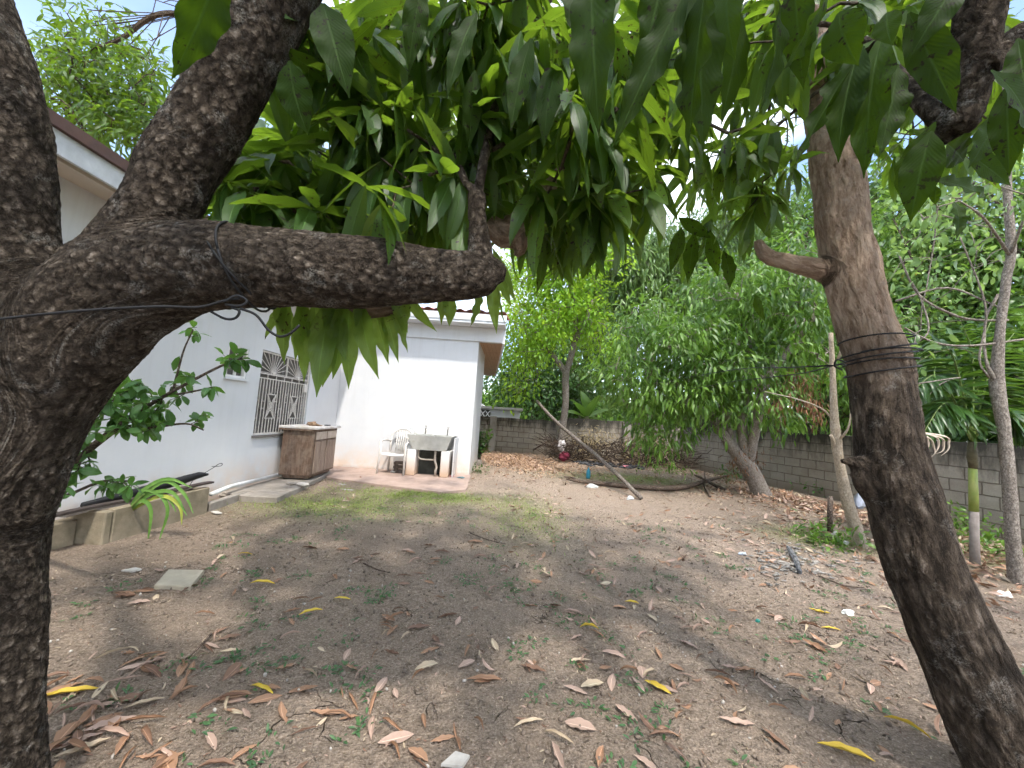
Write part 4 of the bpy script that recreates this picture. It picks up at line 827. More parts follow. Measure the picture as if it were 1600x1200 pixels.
# ================================================================== leaning tree at right
base = G(1600, 1245); rt = thing('mango_tree', base, 'leaning rough barked mango tree on the right with wire bound round its trunk', 'tree')
rtr = pxpath([(1640, 1300, 1.45, 96), (1618, 1250, 1.47, 86), (1582, 1195, 1.5, 76), (1520, 1060, 1.52, 70), (1470, 950, 1.54, 66), (1432, 855, 1.56, 64), (1411, 780, 1.58, 62), (1394, 725, 1.6, 60), (1383, 650, 1.62, 56), (1374, 575, 1.65, 55), (1352, 510, 1.68, 51), (1332, 440, 1.72, 49), (1320, 370, 1.76, 47), (1308, 280, 1.8, 45), (1294, 180, 1.86, 42), (1276, 90, 1.92, 38), (1250, -20, 2.0, 34), (1215, -170, 2.1, 30), (1150, -400, 2.3, 22)])
knob = pxpath([(1395, 745, 1.62, 46), (1366, 734, 1.61, 34), (1348, 728, 1.60, 18), (1332, 722, 1.59, 9), (1314, 720, 1.585, 4)]); knob2 = pxpath([(1390, 770, 1.6, 40), (1364, 756, 1.60, 26), (1346, 746, 1.59, 13), (1332, 742, 1.59, 5)])
stub = pxpath([(1320, 430, 1.74, 26), (1276, 420, 1.76, 18), (1240, 412, 1.78, 15), (1205, 403, 1.8, 13), (1190, 390, 1.8, 12), (1184, 375, 1.8, 8)])
fork = pxpath([(1296, 190, 1.86, 30), (1330, 110, 1.88, 26), (1370, 50, 1.9, 24), (1430, -40, 1.9, 22), (1520, -200, 2.0, 18)])
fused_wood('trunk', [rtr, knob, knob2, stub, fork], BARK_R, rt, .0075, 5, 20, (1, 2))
rb = [pxpath(r, 5) for r in ([(1535, -260, .95, 60), (1533, -60, .96, 52), (1528, 40, .98, 44), (1516, 110, 1.0, 40), (1505, 165, 1.02, 37), (1490, 195, 1.03, 34), (1476, 215, 1.04, 22), (1474, 226, 1.04, 8)], [(1488, 200, 1.03, 26), (1462, 182, 1.05, 21), (1430, 150, 1.1, 19), (1395, 112, 1.16, 18), (1360, 78, 1.22, 17), (1330, 60, 1.35, 14)], [(1530, 110, .98, 24), (1560, 85, .98, 22), (1600, 60, .96, 24), (1680, 30, .95, 28)], [(1240, -10, .98, 7), (1262, 30, 1.0, 7), (1300, 40, 1.0, 6)])]
m = MB(); [m.tube(p_, r_, 14, jit=.06) for p_, r_ in rb]; m.build('branch', BARK_L, rt, smooth=True)
nodes = []
for pts, rr in (rtr, fork, rb[0], rb[1], rb[2]): nodes += [(p, r) for p, r in zip(pts[-22:], rr[-22:])]
v1 = reg([(1180, 255, 60, 60), (1120, 300, 50, 40), (1090, 380, 45, 30), (1160, 330, 50, 40), (1180, 180, 70, 60), (1070, 240, 40, 40), (1120, 110, 90, 80), (1040, 130, 60, 80), (1000, 40, 80, 60), (1180, 60, 80, 60)], 1.6, 3.4, 84)
v2 = reg([(1330, 40, 200, 60), (1450, 60, 160, 80), (1120, 30, 110, 60), (1220, 90, 60, 50), (1400, 200, 60, 60), (1520, 200, 70, 70)], 1.2, 3.2, 95)
over = []
while len(over) < 70:
    q = np.array([rng.uniform(-.5, 5.2), rng.uniform(-1.5, 4.2), rng.uniform(2.7, 5.0)]); x_, y_, z_ = proj(q)
    if z_ > .05 and -160 < x_ < 1760 and y_ > -150: continue
    over.append(q)
att = np.concatenate([v1, v2, np.array(over)]); tb, en = grow(nodes, att, .003, .40, .14, .03, .22, .0095); m = MB(); add_tubes(m, tb); m.build('branching', TWIG, rt, smooth=True)
en = norm(en*.6+rng.normal(0, .4, en.shape)+np.array([0, 0, -.15])); po, di, le = whorls(att, en, (8, 13), (.17, .28), (40, 115), .75, .12)
leaves_mesh('foliage', LNEAR, po, di, le, MANGO, None, rng.beta(1.6, 2.0, len(po))*.95, rt)
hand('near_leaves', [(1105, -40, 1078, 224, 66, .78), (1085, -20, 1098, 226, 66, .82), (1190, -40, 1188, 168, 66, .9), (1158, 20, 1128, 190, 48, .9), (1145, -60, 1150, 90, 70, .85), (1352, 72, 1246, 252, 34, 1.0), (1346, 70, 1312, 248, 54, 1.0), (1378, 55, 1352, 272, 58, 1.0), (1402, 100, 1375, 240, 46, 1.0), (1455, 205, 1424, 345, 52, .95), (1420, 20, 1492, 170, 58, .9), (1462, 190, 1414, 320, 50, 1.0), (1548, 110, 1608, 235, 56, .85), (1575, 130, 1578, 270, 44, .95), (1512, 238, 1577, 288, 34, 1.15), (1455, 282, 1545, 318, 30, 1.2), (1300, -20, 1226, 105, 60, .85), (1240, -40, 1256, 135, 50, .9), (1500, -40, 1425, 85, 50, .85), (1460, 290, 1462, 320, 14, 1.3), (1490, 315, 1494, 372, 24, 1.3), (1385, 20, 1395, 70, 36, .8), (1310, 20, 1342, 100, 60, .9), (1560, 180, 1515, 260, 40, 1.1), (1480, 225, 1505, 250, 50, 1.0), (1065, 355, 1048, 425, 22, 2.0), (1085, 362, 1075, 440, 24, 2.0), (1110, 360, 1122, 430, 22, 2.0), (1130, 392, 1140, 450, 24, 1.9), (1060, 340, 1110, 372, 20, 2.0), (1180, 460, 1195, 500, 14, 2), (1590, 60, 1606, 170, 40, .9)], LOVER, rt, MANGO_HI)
ax_ = P(1376, 590, 1.65)-P(1366, 540, 1.66)
wr = [(P(1366+k*2.2, 545+dy, 1.655), ax_+np.array([t, 0, 0])*.1, .121) for k, (dy, t) in enumerate(((-15, -.1), (2, .12), (12, .05), (20, -.05), (34, .1), (6, -.12)))]
ext = [[P(1322, 570, 1.55), P(1303, 571, 1.6), P(1240, 585, 2.4), P(1140, 597, 4.5), P(1060, 610, 7.5), P(960, 618, 12.5)], [P(1322, 566, 1.55), P(1308, 562, 1.56), P(1304, 572, 1.57), P(1316, 578, 1.56)], [P(1303, 571, 1.6), P(1100, 585, 5), P(960, 612, 13.5)]]
wire_loops('black wire wound round the leaning right trunk and running off to the back wall', wr, ext, .0034)

# ================================================================== generic background tree
def sprays(att, en, k, L, spread, droop, rad_):
    po = []; di = []; le = []
    for p, a in zip(att, en):
        for i in range(random.randint(*k)):
            o_ = rng.normal(0, 1, 3)*rad_; po.append(p+o_); d = norm(o_*.8/max(rad_, 1e-3)+a*.6)+np.array([0, 0, -droop*random.uniform(.4, 1.5)])+rng.normal(0, spread, 3); di.append(d); le.append(random.uniform(*L))
    return np.array(po), np.array(di), np.array(le)
def tree(name, label, base, stems, ells, d0, d1, n, lmat, tpl, k=(10, 16), L=(.1, .18), spread=.35, droop=.5, rad_=.14, bark=None, cat='tree', group=None, tip=.007, sag=.1, rmax=None, fringe=None):
    T = thing(name, base, label, cat, group); m = MB(); nodes = []
    for rows in stems:
        pts, rr = pxpath(rows, 4) if rows[0][3] >= 1 else smooth_path([r[:3] for r in rows], [r[3] for r in rows], 4)
        m.tube(pts, rr, 10, jit=.06); nodes += [(p, r) for p, r in zip(pts[len(pts)//3:], rr[len(pts)//3:])]
    att = reg(ells, d0, d1, n) if ells and len(ells[0]) in (4, 6) and not isinstance(ells[0][0], tuple) else np.concatenate([ell(c, r, int(n*w_), .35) for c, r, w_ in ells])
    tb, en = grow(nodes, att, tip, .42, .16, sag, .4, rmax); add_tubes(m, tb, 5); m.build('trunk', bark or TWIG, T, smooth=True)
    po, di, le = sprays(att, en, k, L, spread, droop, rad_); clump = np.repeat(rng.random(len(att)), 1)
    ci = np.array([int(mn.noise(Vector(tuple(q*(.9/(rad_*3)))))*1e6)/1e6 for q in po[::1]]) if len(po) < 60000 else np.zeros(len(po))
    leaves_mesh('foliage', lmat, po, di, le, tpl, rng.normal(0, .7, len(po)), np.clip(.45+ci*1.1+rng.normal(0, .22, len(po)), 0, .92)+(rng.random(len(po)) > .99)*.08, T)
    return T
# yellow-green tree with pale trunk before the back wall
q = G(872, 712); b_ = np.array([1.70, 13.9, 0])
tree('leafy_tree', 'yellow green feathery tree with pale grey forked trunk in front of the back wall', b_, [[(873, 716, 14, 7), (879, 670, 14, 6), (884, 625, 14, 5.5), (884, 585, 14, 5.5), (893, 555, 13.9, 5), (900, 515, 13.8, 4), (895, 460, 13.8, 5), (885, 420, 13.8, 4)], [(884, 582, 14, 5), (868, 560, 14.1, 4), (850, 540, 14.2, 3), (838, 520, 14.3, 3)], [(898, 530, 13.8, 6), (915, 500, 13.8, 4), (925, 470, 13.8, 3)]],
     [(830, 430, 50, 50), (850, 470, 60, 45), (870, 400, 60, 40), (940, 385, 40, 30), (812, 520, 40, 45), (860, 520, 50, 35), (905, 450, 40, 40), (812, 580, 30, 40), (930, 520, 30, 50)], 12.6, 15.4, 420, LBRIGHT, PINNA, (26, 40), (.13, .22), .5, .35, .30, PALEB)
# weeping greyish tree beyond the wall
b_ = PY(1013, 700, 17.5); b_[2] = 0
tree('weeping_tree', 'tall grey green tree with drooping narrow leaves rising beyond the back wall', b_, [[(1013, 690, 17.3, 8), (1014, 600, 17.2, 7.5), (1012, 520, 17, 7), (1000, 450, 16.8, 5), (985, 400, 16.8, 3.5)], [(1010, 500, 17, 5), (1050, 450, 16.5, 4), (1075, 400, 16.5, 3)], [(1008, 480, 17, 5), (960, 440, 16.5, 3), (930, 430, 16, 2)]],
     [(985, 410, 60, 40), (1040, 400, 50, 40), (950, 450, 50, 50), (1010, 460, 60, 50), (960, 520, 45, 40), (1060, 460, 40, 40), (1100, 380, 50, 40), (1000, 380, 40, 25), (1160, 350, 50, 60), (1100, 450, 40, 40)], 14.8, 18, 520, LWEEP, SLIM, (24, 36), (.24, .42), .25, 1.3, .30, PALEB, sag=.12)
# multi stemmed tree by the side wall
b_ = G(1192, 778)
tree('fork_stemmed_tree', 'bushy green tree splitting into many low grey stems near the corner of the boundary wall', b_,
     [[(1194, 782, 8.4, 15), (1180, 750, 8.4, 14), (1163, 722, 8.4, 13), (1140, 695, 8.5, 9), (1122, 665, 8.6, 7), (1112, 635, 8.8, 6), (1100, 600, 9, 4)], [(1170, 730, 8.4, 12), (1163, 700, 8.4, 9), (1160, 650, 8.5, 8), (1172, 600, 8.6, 7), (1178, 550, 8.7, 6), (1150, 480, 8.9, 4), (1130, 430, 9, 3)], [(1168, 722, 8.4, 11), (1176, 690, 8.3, 9), (1186, 640, 8.2, 8), (1200, 590, 8.1, 7), (1235, 545, 8, 6), (1275, 490, 8, 4)], [(1145, 700, 8.5, 6), (1135, 650, 8.7, 4), (1128, 620, 8.9, 3)], [(1180, 560, 8.7, 5), (1080, 520, 9.2, 4), (1030, 570, 9.5, 4), (1010, 600, 9.6, 3)]],
     [(1070, 600, 70, 38), (1040, 560, 60, 40), (1110, 560, 80, 45), (1160, 520, 90, 60), (1100, 490, 80, 50), (1230, 500, 60, 60), (1180, 440, 80, 50), (1010, 600, 50, 40), (1020, 640, 45, 25), (1110, 640, 45, 22), (1220, 580, 50, 40), (1130, 610, 60, 30), (1250, 430, 50, 60), (1180, 640, 30, 20), (970, 590, 30, 30), (1040, 680, 40, 18), (1280, 540, 40, 60), (1010, 520, 50, 40), (1240, 650, 50, 14)], 7.4, 9.8, 640, LMID, SLIM+MANGO_LO, (20, 30), (.14, .25), .3, .9, .17, PALEB, tip=.005)
o_ = [o for o in COL.objects if o.get('label', '').startswith('bushy green tree')][0]
a_ = reg([(1252, 605, 38, 28), (1235, 630, 25, 20), (1270, 640, 20, 15)], 7.4, 8.2, 40); po, di, le = sprays(a_, np.tile([0, 0, -1.], (40, 1)), (8, 12), (.10, .17), .3, 1.2, .10); leaves_mesh('dead_leaves', LDEAD, po, di, le, SLIM, None, None, o_)
a_ = reg([(1165, 712, 20, 30), (1150, 735, 14, 16)], 8.2, 8.6, 30); po, di, le = sprays(a_, np.tile([0, 0, -1.], (30, 1)), (5, 9), (.08, .15), .5, .4, .10); leaves_mesh('dead_leaves', LDEAD, po, di, le, SLIM, None, None, o_)
# tall trees beyond the side wall
def beyond(px, Y, top, sprd, label, lmat, tpl, n, L, k=(26, 38), rad_=.45, droop=.5, bark=None, name='distant_tree'):
    b = PY(px, 700, Y); b[2] = 0; tp = PY(px, top, Y)[2]; r = sprd/FPX*Y; h = tp
    st_ = [[(b[0], b[1], 0, .02*h+.05), (b[0]+.2, b[1], h*.35, .015*h+.04), (b[0]-.1, b[1]+.1, h*.7, .008*h+.02), (b[0], b[1], h*.88, .02)], [(b[0]+.1, b[1], h*.35, .06), (b[0]+r*.5, b[1]-.3, h*.6, .04), (b[0]+r*.7, b[1], h*.75, .02)], [(b[0], b[1], h*.4, .06), (b[0]-r*.5, b[1]-.3, h*.62, .04), (b[0]-r*.7, b[1], h*.8, .02)]]
    el = [((b[0], b[1], h*.72), (r*.75, r*.6, h*.26), .34), ((b[0]-r*.5, b[1]-.3, h*.52), (r*.5, r*.5, h*.24), .22), ((b[0]+r*.5, b[1]-.3, h*.5), (r*.5, r*.5, h*.24), .22), ((b[0]+r*.2, b[1]-r*.3, h*.36), (r*.7, r*.5, h*.2), .22)]
    return tree(name, label, b, st_, el, 0, 0, n, lmat, tpl, k, (L[0]*1.15, L[1]*1.2), .45, droop, rad_, bark, tip=.012, group='trees beyond the boundary wall')
GB = 'trees beyond the boundary wall'
beyond(838, 22.5, 520, 85, 'dark dense tree beyond the back wall directly behind the pale forked trunk', LDARK, BROAD, 260, (.14, .26))
beyond(905, 26, 400, 80, 'light green loose tree beyond the wall between the pale trunk and the weeping tree', LPALE, BROAD, 170, (.25, .42))
beyond(1100, 24, 320, 95, 'dark tree beyond the wall behind the fork stemmed tree', LDARK, SLIM, 240, (.3, .5))
beyond(1300, 14, 240, 110, 'tall mid green tree beyond the side wall seen left of the leaning trunk', LMID, SLIM, 330, (.22, .36))
beyond(1480, 11.5, 250, 110, 'pale broad leaved tree beyond the side wall right of the leaning trunk', LPALE, BROAD, 230, (.12, .20), rad_=.36)
beyond(1640, 10.5, 160, 130, 'tall leafy tree beyond the side wall at the far right edge', LMID, SLIM, 300, (.18, .30), rad_=.36)
beyond(1395, 17, 220, 120, 'darker tall tree standing far behind the leaning trunk', LDARK, BROAD, 300, (.22, .38))
beyond(1210, 19, 235, 90, 'narrow leaved tall tree beyond the wall corner', LWEEP, SLIM, 260, (.28, .45), droop=1.0)
beyond(1262, 12.6, 320, 80, 'dark narrow leaved tree beyond the side wall just right of the fork stemmed tree', LDARK, SLIM, 260, (.2, .34))
beyond(1545, 8.6, 500, 90, 'low dark bush beyond the side wall behind the palm', LDARK, BROAD, 170, (.12, .2), rad_=.25)
beyond(1690, 7.4, 450, 110, 'low green bush beyond the side wall at the far right', LMID, BROAD, 150, (.12, .2), rad_=.25)
beyond(1390, 10.4, 480, 90, 'mid green bush beyond the side wall behind the leaning trunk', LMID, SLIM, 170, (.15, .25), rad_=.28)
# hill woodland behind the outbuilding
hp = []
for _ in range(5200): x = rng.uniform(-22, 40); yy = rng.uniform(40, 50); hp.append((x, yy, rng.random()**.7*(4.3+1.2*math.sin(x*.35)+.8*math.sin(x*1.1+1)) + 0))
hp = np.array(hp); po, di, le = sprays(hp, np.tile([0, -1., .2], (len(hp), 1)), (5, 7), (.5, .9), .5, .3, .6)
tag(leaves_mesh('woodland', LMID, po, di, le, [leaf_tpl(2, 2, .6, .4, .2)], rng.normal(0, .8, len(po)), None, None, origin=(8, 45, 0)), 'distant band of green woodland closing the view beyond the wall', 'woodland', None, 'stuff')
# mango tree behind the house at upper left
b_ = np.array([-8.6, 9.5, 0.])
tree('mango_tree', 'sunlit mango tree with bare flowering twigs rising over the house roof at upper left', b_, [[(-8.6, 9.5, 0, .28), (-8.4, 9.3, 3, .22), (-8.0, 9.0, 5, .15), (-7.6, 8.8, 6.5, .08)], [(-8.4, 9.3, 3, .14), (-7.2, 8.6, 4.6, .1), (-6.2, 8.0, 5.6, .05)], [(-8.2, 9.2, 4, .12), (-9.5, 8.4, 5.6, .08), (-10, 8, 6.8, .04)]],
     [(110, 130, 60, 60), (180, 120, 70, 70), (240, 170, 70, 60), (170, 200, 60, 45), (90, 90, 40, 40), (290, 210, 50, 40), (130, 40, 50, 40), (330, 250, 60, 50), (400, 250, 60, 60)], 7.6, 9.6, 430, LNEAR, MANGO_LO, (11, 17), (.17, .28), .4, .5, .16, tip=.006)
m = MB(); pts, rr = pxpath([(150, 75, 8, 4), (190, 60, 8, 5), (230, 30, 8, 6), (262, 20, 8, 5), (300, 22, 8, 4), (330, 10, 8, 3)]); m.tube(pts, rr, 6)
for _ in range(22): a = P(random.uniform(140, 320), random.uniform(-10, 110), random.uniform(7.6, 8.4)); m.tube([pts[random.randrange(len(pts))], a, a+rng.normal(0, .15, 3)], .008, 4)
m.build('bare_twigs', TWIG, [o for o in COL.objects if o.get('label', '').startswith('sunlit mango')][0])
# thin trunked tree at right edge
b_ = G(1590, 928)
T5 = tree('slender_tree', 'slender pale trunked young tree with rounded leaves near the right edge', b_, [[(1592, 935, 3.9, 17), (1583, 850, 3.9, 14), (1577, 760, 3.92, 13), (1570, 680, 3.95, 12), (1558, 600, 4.0, 14), (1562, 520, 4.0, 9), (1572, 440, 4.0, 9), (1580, 390, 4.0, 9), (1574, 300, 4.05, 8), (1572, 200, 4.1, 7), (1560, 60, 4.2, 5)], [(1556, 600, 4.0, 6), (1540, 560, 4.0, 3), (1540, 500, 4.1, 2.5), (1560, 460, 4.1, 3)], [(1578, 400, 4, 3.5), (1545, 350, 3.8, 2.5), (1525, 330, 3.7, 3)], [(1578, 400, 4, 3.5), (1600, 340, 3.8, 2.5)]],
     [(1500, 290, 90, 70), (1460, 370, 70, 60), (1560, 330, 60, 80), (1420, 420, 50, 40), (1530, 430, 60, 40), (1440, 250, 60, 50), (1580, 230, 40, 50), (1410, 540, 40, 50)], 3.6, 5.6, 110, LPALE, BROAD, (4, 8), (.08, .13), .5, .6, .11, PALEB, tip=.0028, rmax=.008)
m = MB()
for rows in ([(1405, 400, 4.2, 3), (1435, 460, 4.2, 4), (1490, 492, 4.1, 4), (1530, 500, 4.05, 3.5), (1575, 500, 4, 4)], [(1410, 545, 4, 2), (1450, 520, 4, 3), (1440, 470, 4.1, 3), (1425, 440, 4.2, 2)], [(1400, 505, 3.9, 2.5), (1460, 535, 4, 3), (1520, 540, 4, 3), (1600, 530, 4, 3)], [(1430, 600, 4, 2), (1500, 590, 4.1, 2), (1470, 600, 4.1, 2), (1440, 630, 4.1, 1.5)], [(1500, 370, 4, 3), (1540, 480, 4, 4), (1530, 560, 4, 4), (1545, 590, 4, 4)], [(1400, 470, 4.4, 3), (1480, 450, 4.3, 3), (1560, 480, 4.1, 3)]):
    p_, r_ = pxpath(rows, 5); m.tube(p_, [q_*.55 for q_ in r_], 5)
m.build('bare_twigs', PALEB, T5, smooth=True)
# pale bare sapling
m = MB(); p_, r_ = pxpath([(1349, 868, 4.85, 13), (1335, 820, 4.85, 11), (1321, 770, 4.85, 10), (1312, 725, 4.85, 8.5), (1307, 690, 4.85, 9), (1303, 640, 4.85, 6.5), (1301, 580, 4.85, 5), (1298, 520, 4.85, 4)]); m.tube(p_, r_, 8, jit=.05)
for rows in ([(1308, 690, 4.85, 3), (1325, 670, 4.7, 2), (1330, 640, 4.7, 1.2)], [(1308, 670, 4.85, 2.5), (1290, 643, 4.9, 1.6), (1250, 625, 5, 1.1), (1195, 612, 5.5, .8)], [(1306, 700, 4.85, 4), (1298, 680, 4.8, 3)], [(1310, 560, 4.85, 3), (1330, 500, 4.9, 2), (1340, 420, 5, 2)]): q_, s_ = pxpath(rows, 4); m.tube(q_, s_, 5)
tag(m.build('bare_sapling', mat_bark('smooth_pale_bark', (.26, .21, .15), (.42, .35, .27), (.55, .48, .38), (.6, .56, .5), 1.5, 0, .4), smooth=True), 'thin pale peeling sapling trunk standing just left of the leaning tree', 'tree')
# palm
b_ = G(1524, 892, 0); pm = thing('palm', b_, 'small palm with green and white ringed stem and dark arching fronds behind the leaning trunk', 'palm')
cr = P(1519, 690, 4.45); t0 = P(1524, 900, 4.4); m = MB(); m.tube([t0, t0+(cr-t0)*.2, t0+(cr-t0)*.48], [.046, .040, .040], 12, jit=.03); m.build('trunk', simple('palm_stem', (.24, .21, .19), (.16, .135, .12), .8, 14, .5), pm, smooth=True)
m = MB(); m.tube([t0+(cr-t0)*.4801, t0+(cr-t0)*.6, t0+(cr-t0)*.80], [.041, .040, .036], 12); m.build('crownshaft', simple('green_shaft', (.20, .27, .05), (.28, .30, .09), .5, 8, .1), pm, smooth=True)
m = MB(); m.tube([t0+(cr-t0)*.8001, t0+(cr-t0)*.88, cr], [.036, .046, .030], 10, jit=.12); m.build('spathe', simple('dark_spathe', (.07, .06, .035), (.13, .11, .06), .7, 14, .5), pm, smooth=True)
po = []; di = []; le = []; m = MB()
for (x1, y1, x2, y2, d1, d2) in [(1470, 590, 1425, 610, 4.3, 4.1), (1490, 560, 1450, 520, 4.4, 4.3), (1520, 560, 1500, 500, 4.6, 4.6), (1550, 570, 1585, 520, 4.6, 4.7), (1570, 600, 1630, 590, 4.5, 4.5), (1560, 640, 1600, 680, 4.3, 4.2), (1480, 630, 1440, 680, 4.2, 4.0), (1535, 540, 1560, 480, 4.9, 5.0), (1500, 600, 1460, 560, 4.9, 5.2)]:
    pts, _r = smooth_path([cr, P(x1, y1, d1), P(x2, y2, d2)], [.01]*3, 10); m.tube(pts, list(np.linspace(.014, .003, len(pts))), 5)
    for i in range(3, len(pts)): 
        t = norm(np.array(pts[i])-np.array(pts[i-1])); s = norm(np.cross(t, [0, 0, 1.]))
        for sg in (-1, 1):
            for _ in (0, 1): po.append(pts[i]+t*rng.uniform(-.02, .02)); di.append(t*.8+s*sg*.65+np.array([0, 0, -.55])+rng.normal(0, .08, 3)); le.append(.30*math.sin(PI*min(1, .25+.75*i/len(pts)))+.12)
m.build('frond_ribs', simple('rib_green', (.14, .20, .05), None, .5), pm, smooth=True); leaves_mesh('fronds', LPALM, po, di, le, [leaf_tpl(5, 2, .13, b, .5, 0, 0, .4, 0, .8) for b in (.4, .9)], None, None, pm)
m = MB(); pts = []
for k in range(5): a = P(1446+k*8, 682+random.uniform(-4, 5), 3.4+.03*k); s_ = random.uniform(-.03, .03); m.tube(*smooth_path([P(1432, 674, 3.4), a, a+np.array([.035, .01, -.06]), a+np.array([.03+s_, 0, -.12]), a+np.array([s_*1.5-.01, .02, -.15-.03*(k % 3)])], [.006, .013, .013, .008, .002], 4), 6, flat=.45)
tag(m.build('dried_frond', simple('dry_straw', (.50, .42, .33), (.38, .29, .22), .8, 20, .4), smooth=True), 'curled dry straw coloured frond hanging beside the leaning trunk', 'frond')
# banana plants beyond the wall
bn = thing('banana_plant', PY(915, 690, 17)*np.array([1, 1, 0]), 'banana plant with long torn leaves beyond the back wall', 'banana plant'); c = ORG[bn.name]; m = MB(); m.tube([c, c+np.array([0, 0, 1.6])], [.14, .09], 10); m.build('stem', simple('banana_stem', (.20, .22, .10), (.14, .12, .07), .6), bn, smooth=True)
po = [c+np.array([0, 0, 1.5])]*9; di = [(-.5, -.2, .9), (.3, -.3, 1), (.7, 0, .5), (-.9, 0, .4), (.1, -.5, .8), (-.2, .3, 1), (.9, -.3, .2), (-.7, -.5, .3), (.0, .2, 1.1)]; leaves_mesh('leaves', LMID, po, di, np.linspace(1.2, 1.7, 9), [leaf_tpl(10, 4, .26, b, .3, .03) for b in (.5, 1.0, 1.3)], None, None, bn)
# small shrub at the house corner
b_ = G(748, 726); b_[2] = 0; sh = thing('young_shrub', b_, 'small upright glossy shrub growing at the house corner', 'shrub'); m = MB(); tops = []
for (dx, dz) in ((-.20, .86), (-.10, .70), (.02, .80), (.14, .92), (.22, .78), (.08, .60)): e = b_+np.array([dx, rng.uniform(-.1, .1), dz]); m.tube([b_+np.array([0, 0, .0]), b_+np.array([dx*.3, 0, dz*.5]), e], [.018, .012, .006], 5); tops += [b_+(e-b_)*t for t in np.linspace(.4, 1, 7)]
m.build('stem', TWIG, sh); po, di, le = sprays(np.array(tops), np.tile([0, 0, 1.], (len(tops), 1)), (4, 6), (.10, .16), .3, -.3, .03); leaves_mesh('leaves', LDARK, po, di, le, BROAD, None, None, sh)
m = MB(); m.box((b_[0]-.09, b_[1]-.16, 0), (b_[0]+.08, b_[1]-.04, .14), rot=.3, bev=.01); tag(m.build('broken_block', CONC), 'small grey block at the foot of the corner shrub', 'rubble')

# ================================================================== shrub before the white wall at left
b_ = G(40, 830); sb = thing('leafy_shrub', b_, 'green broad leaved shrub leaning out from behind the left trunk before the white wall', 'shrub')
SR = [pxpath(r, 5) for r in ([(40, 830, 2.9, 10), (70, 775, 2.6, 8), (100, 740, 2.4, 7), (140, 702, 2.3, 6.5), (178, 672, 2.25, 6), (215, 645, 2.2, 4), (255, 620, 2.2, 3), (300, 595, 2.2, 2.5), (345, 572, 2.2, 2), (378, 560, 2.2, 1.5)], [(270, 612, 2.2, 2.5), (278, 580, 2.2, 2), (288, 545, 2.2, 1.6), (302, 515, 2.2, 1.2)], [(178, 672, 2.25, 3), (240, 668, 2.2, 2), (290, 662, 2.2, 1.6), (318, 672, 2.2, 1.2)], [(140, 702, 2.3, 3), (120, 650, 2.2, 2), (150, 620, 2.2, 1.5)], [(60, 790, 2.7, 4), (110, 772, 2.5, 2.5), (160, 752, 2.4, 2), (205, 752, 2.4, 1.5)], [(255, 620, 2.2, 2), (300, 612, 2.2, 1.5), (332, 605, 2.2, 1)])]
m = MB(); nodes = []
for p_, r_ in SR: m.tube(p_, r_, 6); nodes += list(zip(p_[2:], r_[2:]))
att = reg([(180, 640, 55, 30), (240, 615, 45, 30), (375, 558, 22, 16), (150, 660, 50, 30), (215, 655, 40, 22), (120, 700, 25, 30), (372, 555, 24, 18), (300, 525, 14, 20), (305, 660, 26, 14), (245, 672, 22, 12), (290, 590, 22, 14), (200, 600, 20, 12), (330, 600, 12, 8), (120, 745, 35, 25), (190, 755, 36, 14), (95, 790, 18, 18)], 2.08, 2.4, 120)
tb, en = grow(nodes, att, .0016, .4, .1, .0, .1, .01); add_tubes(m, tb, 4); m.build('stems', TWIG, sb, smooth=True)
po, di, le = whorls(att, en, (3, 6), (.06, .10), (35, 95), .35, .06); leaves_mesh('leaves', LSHRUB, po, di, le, BROAD, rng.normal(0, .5, len(po)), None, sb)
# arching strap-leaved plant in the planter
def ribbon(m, pts, w, n=4, th=.0):
    p_, _ = smooth_path(pts, [1]*len(pts), n); N_ = len(p_); V = []; F = []
    for i, p in enumerate(p_):
        t = norm(np.array(p_[min(i+1, N_-1)])-np.array(p_[max(i-1, 0)])); s = norm(np.cross(t, [0.25, -1., .25])); k = w*math.sin(PI*min(.99, .15+.83*i/(N_-1)))**.7
        V += [p-s*k/2, p+np.array([0, .003, -k*.12]), p+s*k/2]
    for i in range(N_-1):
        for j in (0, 1): F.append((i*3+j, (i+1)*3+j, (i+1)*3+j+1, i*3+j+1))
    m.add(V, F)
cpn = thing('strap_leaved_plant', P(197, 806, 3.6), 'arching strap leaved corn like plant spilling over the planter edge', 'plant')
for mt, rows in ((simple('corn_green', (.075, .17, .03), (.13, .25, .05), .45, 12, .2), [[(197, 802), (235, 765), (262, 752), (288, 772), (302, 802)], [(197, 802), (222, 782), (236, 800), (230, 852)], [(197, 802), (240, 770), (262, 795), (248, 846)], [(197, 802), (235, 772), (270, 770), (292, 806)], [(195, 804), (172, 820), (145, 850), (133, 866)], [(195, 804), (188, 822), (180, 850)], [(197, 802), (225, 765), (262, 748), (300, 762)], [(198, 800), (215, 775), (228, 765), (262, 778), (275, 800)]]), (simple('corn_yellow', (.30, .33, .05), (.22, .27, .05), .5, 12, .2), [[(197, 802), (250, 775), (280, 790), (284, 820)], [(195, 804), (150, 835), (136, 862)]])):
    m = MB()
    for r in rows: ribbon(m, [P(x, y, 3.55 if i else 3.6) for i, (x, y) in enumerate(r)], .034)
    m.build('leaves', mt, cpn, smooth=True)
m = MB(); m.tube([P(193, 812, 3.6), P(205, 792, 3.58), P(225, 772, 3.55)], [.014, .012, .006], 6); m.build('stem', simple('corn_stem', (.20, .30, .08), None, .5), cpn)
